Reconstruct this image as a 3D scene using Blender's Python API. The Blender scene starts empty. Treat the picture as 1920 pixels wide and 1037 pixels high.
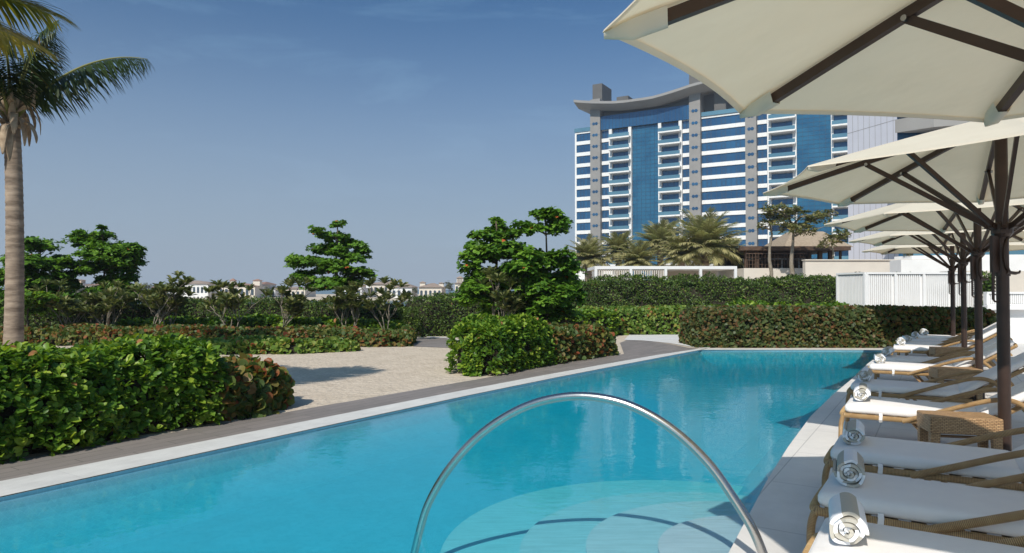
import bpy, math, random
import numpy as np
from mathutils import Vector, Matrix
from mathutils.geometry import tessellate_polygon
R = math.radians
random.seed(7)
rng = np.random.default_rng(11)
scn = bpy.context.scene
col = scn.collection

# ------------------------------------------------------------------ camera
F, HOR, H = 1280.0, 543.0, 1.6
PITCH = math.atan((HOR - 518.5) / F)
cam_d = bpy.data.cameras.new("camera"); cam = bpy.data.objects.new("camera", cam_d); col.objects.link(cam)
cam.location = (0, 0, H); cam.rotation_euler = (R(90) + PITCH, 0, 0)
cam_d.sensor_width = 36; cam_d.lens = 24.0; cam_d.clip_end = 20000; cam_d.clip_start = 0.05
scn.camera = cam

def ray(px, py):
    a, b = (px - 960) / F, -(py - 518.5) / F
    c, s = math.cos(PITCH), math.sin(PITCH)
    return (a, c - b * s, s + b * c)
def G(px, py, z=0.0):                    # point of height z seen at a pixel
    r = ray(px, py); k = (z - H) / r[2]
    return (r[0] * k, r[1] * k, z)
def D(px, py, d):                        # point at depth d
    r = ray(px, py); k = d / r[1]
    return (r[0] * k, d, H + r[2] * k)
def RT(t, n):                            # row coordinates: along and across the pool
    return (.53 * t + .848 * n, .848 * t - .53 * n)

# ------------------------------------------------------------------ helpers
ORG = {}
def tag(o, label=None, cat=None, group=None, kind=None):
    for k, v in (('label', label), ('category', cat), ('group', group), ('kind', kind)):
        if v: o[k] = v
    return o
def thing(name, label, cat, loc=(0, 0, 0), rotz=0, group=None, world=True):
    """world=True: children are given in world coordinates; False: in local coordinates"""
    o = bpy.data.objects.new(name, None); col.objects.link(o)
    o.empty_display_size = .2
    o.location = loc; o.rotation_euler = (0, 0, rotz)
    ORG[o.name] = np.array(loc, float) if world else np.zeros(3)
    return tag(o, label, cat, group)
def kids(o): return [c for c in bpy.data.objects if c.parent == o]
def copy_tree(o, loc=None, rotz=None, label=None, group=None, parent=None, ch=None):
    c = o.copy(); col.objects.link(c)
    if parent: c.parent = parent
    for k in kids(o): copy_tree(k, parent=c)
    if loc is not None: c.location = loc
    if rotz is not None: c.rotation_euler = (0, 0, rotz)
    if label: c['label'] = label
    if group: c['group'] = group
    return c

class MB:
    def __init__(s): s.v = []; s.f = []; s.m = []; s.uv = None; s.cur = 0
    def add(s, vs, fs):
        n = len(s.v); s.v.extend([tuple(p) for p in vs])
        for f in fs: s.f.append(tuple(i + n for i in f)); s.m.append(s.cur)
        return s
    def box(s, x0, x1, y0, y1, z0, z1, M=None):
        v = [(x, y, z) for z in (z0, z1) for (x, y) in ((x0, y0), (x1, y0), (x1, y1), (x0, y1))]
        if M is not None: v = [tuple(M @ Vector(p)) for p in v]
        return s.add(v, [(3, 2, 1, 0), (4, 5, 6, 7), (0, 1, 5, 4), (1, 2, 6, 5), (2, 3, 7, 6), (3, 0, 4, 7)])
    def tube(s, pts, rad, n=10, caps=True, sq=None):
        pts = [Vector(p) for p in pts]; m = len(pts)
        rad = rad if hasattr(rad, '__len__') else [rad] * m
        up = None; vs = []
        for i, p in enumerate(pts):
            t = (pts[min(i + 1, m - 1)] - pts[max(i - 1, 0)])
            if t.length < 1e-9: t = Vector((0, 0, 1))
            t.normalize()
            if up is None:
                a = Vector((0, 0, 1)) if abs(t.z) < .9 else Vector((1, 0, 0))
                up = (a - t * a.dot(t)).normalized()
            else:
                up = (up - t * up.dot(t)).normalized()
            sd = t.cross(up)
            for k in range(n):
                an = 2 * math.pi * (k + .5) / n
                vs.append(p + (up * math.cos(an) * (sq[0] if sq else 1) + sd * math.sin(an) * (sq[1] if sq else 1)) * rad[i])
        fs = [(i * n + k, i * n + (k + 1) % n, (i + 1) * n + (k + 1) % n, (i + 1) * n + k) for i in range(m - 1) for k in range(n)]
        if caps: fs += [tuple(reversed(range(n))), tuple(range((m - 1) * n, m * n))]
        return s.add(vs, fs)
    def bar(s, a, b, w, h):               # rectangular bar between two points
        return s.tube([a, b], .7071, 4, True, None) if False else s._bar(Vector(a), Vector(b), w, h)
    def _bar(s, a, b, w, h):
        t = (b - a).normalized(); u = Vector((0, 0, 1)) if abs(t.z) < .95 else Vector((1, 0, 0))
        sd = t.cross(u).normalized(); up = sd.cross(t)
        v = [p + sd * x * w / 2 + up * y * h / 2 for p in (a, b) for (x, y) in ((-1, -1), (1, -1), (1, 1), (-1, 1))]
        return s.add(v, [(3, 2, 1, 0), (4, 5, 6, 7), (0, 1, 5, 4), (1, 2, 6, 5), (2, 3, 7, 6), (3, 0, 4, 7)])
    def prism(s, poly, z0, z1):
        n = len(poly); A = sum(poly[i][0] * poly[(i + 1) % n][1] - poly[(i + 1) % n][0] * poly[i][1] for i in range(n))
        if A < 0: poly = poly[::-1]
        vs = [(p[0], p[1], z0) for p in poly] + [(p[0], p[1], z1) for p in poly]
        s.add(vs, [(i, (i + 1) % n, n + (i + 1) % n, n + i) for i in range(n)])
        tri = tessellate_polygon([[Vector((p[0], p[1], 0)) for p in poly]])
        k = len(s.v) - 2 * n
        for t in tri:
            a, b, c = t
            ar = (poly[b][0] - poly[a][0]) * (poly[c][1] - poly[a][1]) - (poly[c][0] - poly[a][0]) * (poly[b][1] - poly[a][1])
            if ar < 0: b, c = c, b
            s.f.append((k + n + a, k + n + b, k + n + c)); s.m.append(s.cur)
            s.f.append((k + c, k + b, k + a)); s.m.append(s.cur)
        return s
    def sheet(s, loops, z):
        loops3 = [[Vector((p[0], p[1], 0)) for p in L] for L in loops]
        flat = [p for L in loops3 for p in L]; n = len(s.v)
        s.v.extend([(p.x, p.y, z) for p in flat])
        for a, b, c in tessellate_polygon(loops3):
            ar = (flat[b].x - flat[a].x) * (flat[c].y - flat[a].y) - (flat[c].x - flat[a].x) * (flat[b].y - flat[a].y)
            if ar < 0: b, c = c, b
            s.f.append((n + a, n + b, n + c)); s.m.append(s.cur)
        return s
    def build(s, name, mats, parent=None, smooth=False, org=None, bevel=0):
        me = bpy.data.meshes.new(name)
        root = parent
        o_ = np.zeros(3)
        if parent is not None:
            while root.parent: root = root.parent
            o_ = ORG.get(root.name, np.zeros(3))
        elif org is not None: o_ = np.array(org, float)
        me.from_pydata([tuple(np.array(p, float) - o_) for p in s.v], [], s.f)
        mats = mats if isinstance(mats, (list, tuple)) else [mats]
        for m in mats: me.materials.append(m)
        if len(mats) > 1: me.polygons.foreach_set('material_index', s.m)
        if smooth: me.polygons.foreach_set('use_smooth', [True] * len(me.polygons))
        if s.uv:
            uvl = me.uv_layers.new(name='UVMap')
            li = np.zeros(len(me.loops), dtype=np.int32); me.loops.foreach_get('vertex_index', li)
            uvl.data.foreach_set('uv', np.array(s.uv, dtype=np.float32)[li].ravel())
        me.update()
        o = bpy.data.objects.new(name, me); col.objects.link(o)
        if parent is not None: o.parent = parent
        else: o.location = tuple(o_); ORG[o.name] = o_
        if bevel:
            b = o.modifiers.new('bevel', 'BEVEL'); b.width = bevel; b.segments = 2; b.limit_method = 'ANGLE'
        return o

# ------------------------------------------------------------------ materials
def newmat(name):
    m = bpy.data.materials.new(name); m.use_nodes = True
    nt = m.node_tree; nt.nodes.clear(); out = nt.nodes.new('ShaderNodeOutputMaterial')
    return m, nt, out
def N(nt, t, **k):
    n = nt.nodes.new('ShaderNode' + t)
    for a, b in k.items():
        if a in n.inputs: n.inputs[a].default_value = b
        else: setattr(n, a, b)
    return n
def ramp(nt, stops):
    n = nt.nodes.new('ShaderNodeValToRGB'); cr = n.color_ramp
    while len(cr.elements) < len(stops): cr.elements.new(.5)
    for e, (p, c) in zip(cr.elements, stops): e.position = p; e.color = (*c, 1)
    return n
def pbr(name, c1, c2=None, scale=3, rough=.7, metal=0, bump=0, bscale=30, spec=.5, coord='Object', stretch=(1, 1, 1), detail=5, bdist=.01):
    m, nt, out = newmat(name); L = nt.links
    p = N(nt, 'BsdfPrincipled'); p.inputs['Roughness'].default_value = rough; p.inputs['Metallic'].default_value = metal
    p.inputs['Specular IOR Level'].default_value = spec
    L.new(p.outputs[0], out.inputs[0])
    tc = N(nt, 'TexCoord'); mp = N(nt, 'Mapping'); mp.inputs['Scale'].default_value = stretch
    L.new(tc.outputs[coord], mp.inputs[0])
    if c2 is None: c2 = tuple(x * .85 for x in c1)
    nz = N(nt, 'TexNoise', Scale=scale, Detail=detail, Roughness=.6); L.new(mp.outputs[0], nz.inputs['Vector'])
    r = ramp(nt, [(.32, c1), (.68, c2)]); L.new(nz.outputs['Fac'], r.inputs[0]); L.new(r.outputs[0], p.inputs['Base Color'])
    if bump:
        n2 = N(nt, 'TexNoise', Scale=bscale, Detail=4); L.new(mp.outputs[0], n2.inputs['Vector'])
        b = N(nt, 'Bump', Strength=bump, Distance=bdist); L.new(n2.outputs['Fac'], b.inputs['Height']); L.new(b.outputs[0], p.inputs['Normal'])
    return m
def leafmat(name, stops, rough=.42, trans=.36, spec=.5, tint=(1.25, 1.3, .5)):
    m, nt, out = newmat(name); L = nt.links
    at = N(nt, 'Attribute', attribute_name='rnd')
    r = ramp(nt, [(q, tuple(min(.6, x * g) for x, g in zip(c_, (1.62, 1.3, 1.35)))) for q, c_ in stops]); L.new(at.outputs['Fac'], r.inputs[0])
    p = N(nt, 'BsdfPrincipled'); p.inputs['Roughness'].default_value = rough + .06; p.inputs['Specular IOR Level'].default_value = spec * .6
    L.new(r.outputs[0], p.inputs['Base Color'])
    tr = N(nt, 'BsdfTranslucent'); mx = N(nt, 'Mix', data_type='RGBA', blend_type='MULTIPLY'); mx.inputs[0].default_value = 1
    L.new(r.outputs[0], mx.inputs[6]); mx.inputs[7].default_value = (*tint, 1); L.new(mx.outputs[2], tr.inputs[0])
    ms = N(nt, 'MixShader'); ms.inputs[0].default_value = trans
    L.new(p.outputs[0], ms.inputs[1]); L.new(tr.outputs[0], ms.inputs[2]); L.new(ms.outputs[0], out.inputs[0])
    return m

M = {}
M['sand'] = pbr('sand', (.60, .51, .41), (.50, .42, .33), 2.2, .95, bump=.9, bscale=9, spec=.1, bdist=.05)
M['seabed'] = pbr('seabed', (.05, .12, .14), None, .02, .25, bump=.5, bscale=.8, bdist=.1)
M['white_wall'] = pbr('white_wall', (.78, .77, .76), (.70, .69, .68), 1.2, .7)
M['beige_wall'] = pbr('beige_wall', (.62, .56, .49), (.55, .5, .44), .8, .8)
M['metal_brown'] = pbr('metal_brown', (.062, .036, .027), (.045, .027, .02), 6, .42, metal=.3)
M['steel'] = pbr('steel', (.56, .54, .52), (.46, .44, .42), 2, .24, metal=1, bump=.06, bscale=160, stretch=(1, 1, 1))
M['bolt'] = pbr('bolt', (.4, .4, .4), None, 4, .3, metal=1)
M['cushion'] = pbr('cushion', (.86, .83, .81), (.82, .79, .775), 5, .9, bump=.3, bscale=5, spec=.15, bdist=.03)
M['trunk'] = pbr('trunk', (.36, .28, .21), (.13, .095, .07), 2.2, .9, bump=.9, bscale=12, stretch=(1, 1, 4.5))
M['bark'] = pbr('bark', (.12, .085, .055), (.06, .045, .03), 6, .9, bump=.6, bscale=25)
M['palebark'] = pbr('palebark', (.27, .23, .18), (.16, .135, .10), 6, .85, bump=.4, bscale=25)
M['twig'] = pbr('twig', (.040, .030, .016), (.016, .016, .008), 14, .95, bump=1, bscale=30, bdist=.04)
M['grey_stone'] = pbr('grey_stone', (.26, .245, .235), (.22, .21, .20), .35, .6)
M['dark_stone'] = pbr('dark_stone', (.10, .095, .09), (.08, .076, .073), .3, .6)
M['soffit'] = pbr('soffit', (.27, .26, .25), (.24, .23, .22), .3, .5)
M['terracotta'] = pbr('terracotta', (.34, .19, .14), (.26, .15, .11), 1, .85)
M['tan_roof'] = pbr('tan_roof', (.36, .27, .21), (.28, .21, .17), 1, .85)
M['cream_wall'] = pbr('cream_wall', (.72, .65, .56), (.66, .59, .5), .3, .85)
M['pink_wall'] = pbr('pink_wall', (.62, .42, .36), (.56, .38, .33), .3, .85)
M['tan_wall'] = pbr('tan_wall', (.50, .36, .24), (.44, .32, .22), .3, .85)
M['dark_glass'] = pbr('dark_glass', (.05, .07, .09), None, 2, .15)
M['thatch'] = pbr('thatch', (.42, .33, .24), (.26, .20, .14), 6, .95, bump=.8, bscale=20, stretch=(1, 1, 4))
M['dark_wood'] = pbr('dark_wood', (.10, .055, .032), (.05, .03, .02), 3, .7)
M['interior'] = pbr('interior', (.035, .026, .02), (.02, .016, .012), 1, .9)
M['dry_leaf'] = pbr('dry_leaf', (.42, .32, .22), (.24, .17, .11), 9, .9, bump=.5, bscale=30)
M['terrace_glass'] = pbr('terrace_glass', (.25, .33, .34), None, 2, .1)
M['grout'] = pbr('grout', (.3, .3, .3), None)

# blue reflective glazing of the tower
def glazing(name, c1, c2, scale=.12):
    m, nt, out = newmat(name); L = nt.links
    tc = N(nt, 'TexCoord')
    nz = N(nt, 'TexNoise', Scale=scale, Detail=6, Roughness=.55); L.new(tc.outputs['Object'], nz.inputs['Vector'])
    oi = N(nt, 'ObjectInfo'); ma = N(nt, 'Math', operation='MULTIPLY_ADD'); L.new(oi.outputs['Random'], ma.inputs[0]); ma.inputs[1].default_value = .22; L.new(nz.outputs['Fac'], ma.inputs[2])
    sb = N(nt, 'Math', operation='SUBTRACT'); L.new(ma.outputs[0], sb.inputs[0]); sb.inputs[1].default_value = .11
    r = ramp(nt, [(.36, c1), (.66, c2)]); L.new(sb.outputs[0], r.inputs[0])
    p = N(nt, 'BsdfPrincipled'); p.inputs['Roughness'].default_value = .12; p.inputs['Metallic'].default_value = .35
    L.new(r.outputs[0], p.inputs['Base Color']); p.inputs['Specular IOR Level'].default_value = .35
    n2 = N(nt, 'TexNoise', Scale=.35, Detail=2); L.new(tc.outputs['Object'], n2.inputs['Vector'])
    b = N(nt, 'Bump', Strength=.12, Distance=.3); L.new(n2.outputs['Fac'], b.inputs['Height']); L.new(b.outputs[0], p.inputs['Normal'])
    L.new(p.outputs[0], out.inputs[0]); return m
M['glass_blue'] = glazing('glass_blue', (.022, .085, .19), (.035, .135, .27))
M['glass_teal'] = glazing('glass_teal', (.018, .10, .20), (.032, .155, .27), .2)
M['glass_rail'] = glazing('glass_rail', (.10, .22, .30), (.14, .28, .36))
M['mullion'] = pbr('mullion', (.015, .04, .09), None, 2, .5)

def canvas():
    m, nt, out = newmat('canvas'); L = nt.links
    tc = N(nt, 'TexCoord'); nz = N(nt, 'TexNoise', Scale=3, Detail=4); L.new(tc.outputs['Object'], nz.inputs['Vector'])
    r = ramp(nt, [(.3, (.79, .72, .60)), (.7, (.75, .68, .56))]); L.new(nz.outputs['Fac'], r.inputs[0])
    d = N(nt, 'BsdfDiffuse'); t = N(nt, 'BsdfTranslucent'); L.new(r.outputs[0], d.inputs[0])
    mx = N(nt, 'Mix', data_type='RGBA', blend_type='MULTIPLY'); mx.inputs[0].default_value = 1
    L.new(r.outputs[0], mx.inputs[6]); mx.inputs[7].default_value = (1, .86, .62, 1); L.new(mx.outputs[2], t.inputs[0])
    b = N(nt, 'Bump', Strength=.3, Distance=.03); n2 = N(nt, 'TexNoise', Scale=5, Detail=2); L.new(tc.outputs['Object'], n2.inputs['Vector'])
    L.new(n2.outputs['Fac'], b.inputs['Height']); L.new(b.outputs[0], d.inputs['Normal']); L.new(b.outputs[0], t.inputs['Normal'])
    s = N(nt, 'MixShader'); s.inputs[0].default_value = .29
    L.new(d.outputs[0], s.inputs[1]); L.new(t.outputs[0], s.inputs[2]); L.new(s.outputs[0], out.inputs[0]); return m
M['canvas'] = canvas()
M['pocket'] = pbr('pocket', (.72, .72, .70), None, 4, .8)

def wicker(name, ax=1.0):
    m, nt, out = newmat(name); L = nt.links
    tc = N(nt, 'TexCoord')
    br = N(nt, 'TexBrick'); br.offset = .5
    br.inputs['Scale'].default_value = 1; br.inputs['Brick Width'].default_value = .034; br.inputs['Row Height'].default_value = .014
    br.inputs['Mortar Size'].default_value = .0028; br.inputs['Mortar Smooth'].default_value = .6
    br.inputs['Color1'].default_value = (.58, .37, .19, 1); br.inputs['Color2'].default_value = (.42, .25, .12, 1); br.inputs['Mortar'].default_value = (.15, .08, .04, 1)
    # weave in a plane that follows the face: swap z into y
    sx = N(nt, 'SeparateXYZ'); L.new(tc.outputs['Object'], sx.inputs[0])
    ad = N(nt, 'Math', operation='ADD'); L.new(sx.outputs[0], ad.inputs[0]); L.new(sx.outputs[1], ad.inputs[1])
    cb = N(nt, 'CombineXYZ'); L.new(ad.outputs[0], cb.inputs[0])
    a2 = N(nt, 'Math', operation='MULTIPLY_ADD'); L.new(sx.outputs[1], a2.inputs[0]); a2.inputs[1].default_value = .35; L.new(sx.outputs[2], a2.inputs[2])
    L.new(a2.outputs[0], cb.inputs[1]); L.new(cb.outputs[0], br.inputs['Vector'])
    p = N(nt, 'BsdfPrincipled'); p.inputs['Roughness'].default_value = .5
    L.new(br.outputs['Color'], p.inputs['Base Color'])
    b = N(nt, 'Bump', Strength=.9, Distance=.004); b.invert = True
    L.new(br.outputs['Fac'], b.inputs['Height']); L.new(b.outputs[0], p.inputs['Normal']); L.new(p.outputs[0], out.inputs[0]); return m
M['wicker'] = wicker('wicker')
def cane():
    m, nt, out = newmat('cane'); L = nt.links
    at = N(nt, 'Attribute', attribute_name='ring')
    tc = N(nt, 'TexCoord'); nz = N(nt, 'TexNoise', Scale=18, Detail=3); L.new(tc.outputs['Object'], nz.inputs['Vector'])
    r = ramp(nt, [(.3, (.64, .44, .21)), (.7, (.46, .29, .13))]); L.new(nz.outputs['Fac'], r.inputs[0])
    mx = N(nt, 'Mix', data_type='RGBA'); L.new(at.outputs['Fac'], mx.inputs[0]); mx.inputs[6].default_value = (.15, .08, .035, 1); L.new(r.outputs[0], mx.inputs[7])
    p = N(nt, 'BsdfPrincipled'); p.inputs['Roughness'].default_value = .45; L.new(mx.outputs[2], p.inputs['Base Color']); L.new(p.outputs[0], out.inputs[0]); return m
M['cane'] = cane()
def towelmat():
    m, nt, out = newmat('towel'); L = nt.links
    uv = N(nt, 'UVMap'); sx = N(nt, 'SeparateXYZ'); L.new(uv.outputs[0], sx.inputs[0])
    a = N(nt, 'Math', operation='MULTIPLY'); a.inputs[1].default_value = 1 / .155; L.new(sx.outputs[0], a.inputs[0])
    fr = N(nt, 'Math', operation='FRACT'); L.new(a.outputs[0], fr.inputs[0])
    gt = N(nt, 'Math', operation='GREATER_THAN'); gt.inputs[1].default_value = .5; L.new(fr.outputs[0], gt.inputs[0])
    mx = N(nt, 'Mix', data_type='RGBA'); L.new(gt.outputs[0], mx.inputs[0]); mx.inputs[6].default_value = (.86, .87, .90, 1); mx.inputs[7].default_value = (.50, .47, .41, 1)
    d = N(nt, 'BsdfPrincipled'); d.inputs['Roughness'].default_value = .95; d.inputs['Specular IOR Level'].default_value = .1
    L.new(mx.outputs[2], d.inputs['Base Color'])
    tc = N(nt, 'TexCoord'); nz = N(nt, 'TexNoise', Scale=220, Detail=2); L.new(tc.outputs['Object'], nz.inputs['Vector'])
    n3 = N(nt, 'TexNoise', Scale=22, Detail=2); L.new(tc.outputs['Object'], n3.inputs['Vector'])
    b = N(nt, 'Bump', Strength=.4, Distance=.003); L.new(nz.outputs['Fac'], b.inputs['Height'])
    b2 = N(nt, 'Bump', Strength=.5, Distance=.012); L.new(n3.outputs['Fac'], b2.inputs['Height']); L.new(b.outputs[0], b2.inputs['Normal'])
    L.new(b2.outputs[0], d.inputs['Normal']); L.new(d.outputs[0], out.inputs[0]); return m
M['towel'] = towelmat()

def paving(name, c1, c2, mortar, bw, rh, ms, rot, rough=.6, bump=.3, streak=.16, st=9):
    m, nt, out = newmat(name); L = nt.links
    tc = N(nt, 'TexCoord'); mp = N(nt, 'Mapping'); mp.inputs['Rotation'].default_value = (0, 0, rot); L.new(tc.outputs['Object'], mp.inputs[0])
    br = N(nt, 'TexBrick'); br.inputs['Scale'].default_value = 1; br.inputs['Brick Width'].default_value = bw; br.inputs['Row Height'].default_value = rh
    br.inputs['Mortar Size'].default_value = ms; br.inputs['Mortar Smooth'].default_value = .2; br.inputs['Bias'].default_value = 0
    br.inputs['Color1'].default_value = (*c1, 1); br.inputs['Color2'].default_value = (*c2, 1); br.inputs['Mortar'].default_value = (*mortar, 1)
    L.new(mp.outputs[0], br.inputs['Vector'])
    ms_ = N(nt, 'Mapping'); ms_.inputs['Scale'].default_value = (1, st, 1); L.new(mp.outputs[0], ms_.inputs[0])
    nz = N(nt, 'TexNoise', Scale=3.5, Detail=6, Roughness=.65); L.new(ms_.outputs[0], nz.inputs['Vector'])
    r = ramp(nt, [(.3, (1 - streak,) * 3), (.7, (1 + streak * .6,) * 3)]); L.new(nz.outputs['Fac'], r.inputs[0])
    mx = N(nt, 'Mix', data_type='RGBA', blend_type='MULTIPLY'); mx.inputs[0].default_value = 1; L.new(br.outputs['Color'], mx.inputs[6]); L.new(r.outputs[0], mx.inputs[7])
    p = N(nt, 'BsdfPrincipled'); p.inputs['Roughness'].default_value = rough; L.new(mx.outputs[2], p.inputs['Base Color'])
    b = N(nt, 'Bump', Strength=bump, Distance=.004); b.invert = True; L.new(br.outputs['Fac'], b.inputs['Height']); L.new(b.outputs[0], p.inputs['Normal'])
    L.new(p.outputs[0], out.inputs[0]); return m
ROW = math.atan2(.848, .53)
M['planks'] = paving('planks', (.26, .225, .205), (.21, .185, .168), (.09, .08, .075), .9, .17, .004, -ROW + .02)
M['coping'] = paving('coping', (.66, .645, .61), (.62, .605, .58), (.56, .55, .53), 1.2, 3.0, .005, -ROW, .6, .3, .12, 1.5)
M['deck'] = paving('deck', (.74, .715, .68), (.715, .69, .66), (.52, .50, .48), 1.2, .6, .006, -ROW, .7, .3, .08, 1)
M['pool'] = paving('pool', (.18, .39, .49), (.155, .36, .46), (.20, .41, .51), .05, .05, .002, 0, .5, .1, .06, 1)
M['pool_step'] = paving('pool_step', (.46, .49, .54), (.44, .48, .53), (.45, .50, .55), .05, .05, .002, 0, .5, .1)
M['pale_path'] = pbr('pale_path', (.66, .64, .62), (.6, .58, .56), 2, .8)
M['panel'] = paving('panel', (.62, .61, .66), (.60, .59, .64), (.2, .2, .22), 100, 1.02, .03, 0)

def watermat():
    m, nt, out = newmat('pool_water'); L = nt.links
    tc = N(nt, 'TexCoord')
    n1 = N(nt, 'TexNoise', Scale=9, Detail=3, Roughness=.5); L.new(tc.outputs['Object'], n1.inputs['Vector'])
    n2 = N(nt, 'TexNoise', Scale=2.2, Detail=2); L.new(tc.outputs['Object'], n2.inputs['Vector'])
    b1 = N(nt, 'Bump', Strength=.09, Distance=.02); L.new(n1.outputs['Fac'], b1.inputs['Height'])
    b2 = N(nt, 'Bump', Strength=.05, Distance=.05); L.new(n2.outputs['Fac'], b2.inputs['Height']); L.new(b1.outputs[0], b2.inputs['Normal'])
    fr = N(nt, 'Fresnel', IOR=1.33); L.new(b2.outputs[0], fr.inputs['Normal'])
    gl = N(nt, 'BsdfGlossy'); gl.inputs['Roughness'].default_value = .02; gl.inputs['Color'].default_value = (.8, .8, .8, 1); L.new(b2.outputs[0], gl.inputs['Normal'])
    tr = N(nt, 'BsdfTransparent'); ms = N(nt, 'MixShader')
    fm = N(nt, 'Math', operation='MULTIPLY'); fm.inputs[1].default_value = 1.0; L.new(fr.outputs[0], fm.inputs[0]); ge = N(nt, 'NewGeometry'); sb = N(nt, 'Math', operation='SUBTRACT'); sb.inputs[0].default_value = 1; L.new(ge.outputs['Backfacing'], sb.inputs[1])
    f2 = N(nt, 'Math', operation='MULTIPLY'); L.new(fm.outputs[0], f2.inputs[0]); L.new(sb.outputs[0], f2.inputs[1]); L.new(f2.outputs[0], ms.inputs[0]); L.new(tr.outputs[0], ms.inputs[1]); L.new(gl.outputs[0], ms.inputs[2]); L.new(ms.outputs[0], out.inputs[0])
    va = N(nt, 'VolumeAbsorption'); va.inputs['Color'].default_value = (.0, .955, .985, 1); va.inputs['Density'].default_value = 1.3
    L.new(va.outputs[0], out.inputs['Volume'])
    return m
M['water'] = watermat()

# leaves
M['lf_bright'] = leafmat('lf_bright', [(0, (.028, .080, .012)), (.45, (.068, .170, .018)), (.8, (.15, .27, .026)), (.97, (.24, .36, .045)), (1, (.26, .15, .06))], .35)
M['lf_dark'] = leafmat('lf_dark', [(0, (.018, .044, .010)), (.6, (.042, .092, .015)), (.97, (.11, .19, .03)), (1, (.12, .09, .04))], .38, .22)
M['lf_grape'] = leafmat('lf_grape', [(0, (.03, .07, .018)), (.4, (.06, .115, .03)), (.6, (.12, .15, .035)), (.76, (.15, .10, .035)), (.9, (.19, .065, .028)), (1, (.10, .04, .022))], .4)
M['lf_grapefar'] = leafmat('lf_grapefar', [(0, (.03, .06, .02)), (.45, (.06, .105, .035)), (.65, (.10, .115, .035)), (.82, (.12, .085, .035)), (.95, (.13, .06, .03)), (1, (.08, .04, .022))], .4)
M['lf_grapegreen'] = leafmat('lf_grapegreen', [(0, (.045, .11, .018)), (.5, (.09, .19, .032)), (.82, (.17, .25, .05)), (.92, (.18, .12, .04)), (1, (.24, .07, .03))], .4)
M['lf_tree'] = leafmat('lf_tree', [(0, (.020, .068, .010)), (.5, (.065, .175, .016)), (.97, (.13, .27, .03)), (1, (.35, .10, .03))], .38, .3)
M['lf_frangi'] = leafmat('lf_frangi', [(0, (.05, .085, .03)), (.6, (.10, .145, .05)), (1, (.19, .22, .08))], .45, tint=(1, 1.15, .7))
M['lf_palm'] = leafmat('lf_palm', [(0, (.035, .065, .012)), (.5, (.09, .13, .018)), (1, (.22, .22, .03))], .4, .38, tint=(1.3, 1.2, .4))
M['lf_palmdark'] = leafmat('lf_palmdark', [(0, (.010, .026, .008)), (.8, (.028, .055, .014)), (1, (.14, .09, .03))], .4, .2)
M['lf_date'] = leafmat('lf_date', [(0, (.14, .17, .075)), (.6, (.29, .31, .15)), (1, (.42, .40, .20))], .5, tint=(.75, 1.05, .7))
M['lf_acacia'] = leafmat('lf_acacia', [(0, (.07, .095, .03)), (.6, (.12, .15, .05)), (1, (.20, .18, .07))], .6, tint=(.8, 1.05, .7))
M['lf_far'] = leafmat('lf_far', [(0, (.06, .09, .05)), (1, (.12, .15, .08))], .7)

# ------------------------------------------------------------------ leaf engine
T_OBO = (np.array([(0, 0, 0), (-.24, .45, .07), (0, .45, 0), (.24, .45, .07), (-.27, .8, .03), (0, .82, -.05), (.27, .8, .03), (0, 1, -.12)]),
         [(0, 2, 1), (0, 3, 2), (1, 2, 5), (1, 5, 4), (2, 3, 6), (2, 6, 5), (4, 5, 7), (5, 6, 7)])
T_SIM = (np.array([(0, 0, 0), (.26, .5, .07), (0, 1, -.05), (-.26, .5, .07)]), [(0, 1, 2), (0, 2, 3)])
T_RND = (np.array([(0, 0, 0), (.36, .12, .03), (.5, .5, .05), (.33, .88, .02), (0, 1, -.04), (-.33, .88, .02), (-.5, .5, .05), (-.36, .12, .03)]),
         [(0, 1, 2), (0, 2, 3), (0, 3, 4), (0, 4, 5), (0, 5, 6), (0, 6, 7)])
def unit(a): return a / np.maximum(np.linalg.norm(a, axis=1, keepdims=True), 1e-9)
def leaf_mesh(name, P, A, Nn, S, tmpl, mat, parent, rnd=None, wid=1.0, smooth=True):
    tv, tf = tmpl; k = len(tv); n = len(P)
    A = unit(A); X = unit(np.cross(A, Nn)); Z = np.cross(X, A)
    S = np.broadcast_to(np.asarray(S, float), (n,))
    V = P[:, None, :] + S[:, None, None] * (tv[None, :, 0, None] * wid * X[:, None, :] + tv[None, :, 1, None] * A[:, None, :] + tv[None, :, 2, None] * Z[:, None, :])
    root = parent
    while root.parent: root = root.parent
    V = V - ORG[root.name]
    V = V.reshape(-1, 3)
    tf = np.array(tf, dtype=np.int64)
    Fc = (tf[None] + (np.arange(n) * k)[:, None, None]).reshape(-1, 3)
    me = bpy.data.meshes.new(name)
    me.vertices.add(len(V)); me.vertices.foreach_set('co', V.astype(np.float32).ravel())
    me.loops.add(Fc.size); me.loops.foreach_set('vertex_index', Fc.astype(np.int32).ravel())
    me.polygons.add(len(Fc)); me.polygons.foreach_set('loop_start', np.arange(0, Fc.size, 3, dtype=np.int32))
    me.update(calc_edges=True)
    if rnd is None: rnd = rng.random(n)
    at = me.attributes.new('rnd', 'FLOAT', 'POINT'); at.data.foreach_set('value', np.repeat(rnd, k).astype(np.float32))
    me.materials.append(mat)
    if smooth: me.polygons.foreach_set('use_smooth', [True] * len(me.polygons))
    me.update()
    o = bpy.data.objects.new(name, me); col.objects.link(o); o.parent = parent
    return o
_ph = rng.random((8, 4)) * 6.28
def lump(P, sc=1.0):
    v = np.zeros(len(P))
    for i in range(8):
        f = sc * (1.2 + .75 * i); a = _ph[i]
        v += np.sin(P[:, 0] * f * math.cos(a[0]) + P[:, 1] * f * math.sin(a[0]) + P[:, 2] * f * 1.1 * math.cos(a[1] * 2) + a[2]) / (1 + .45 * i)
    return v / 2.6
def rand_dir(n):
    return unit(rng.normal(size=(n, 3)))

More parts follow.
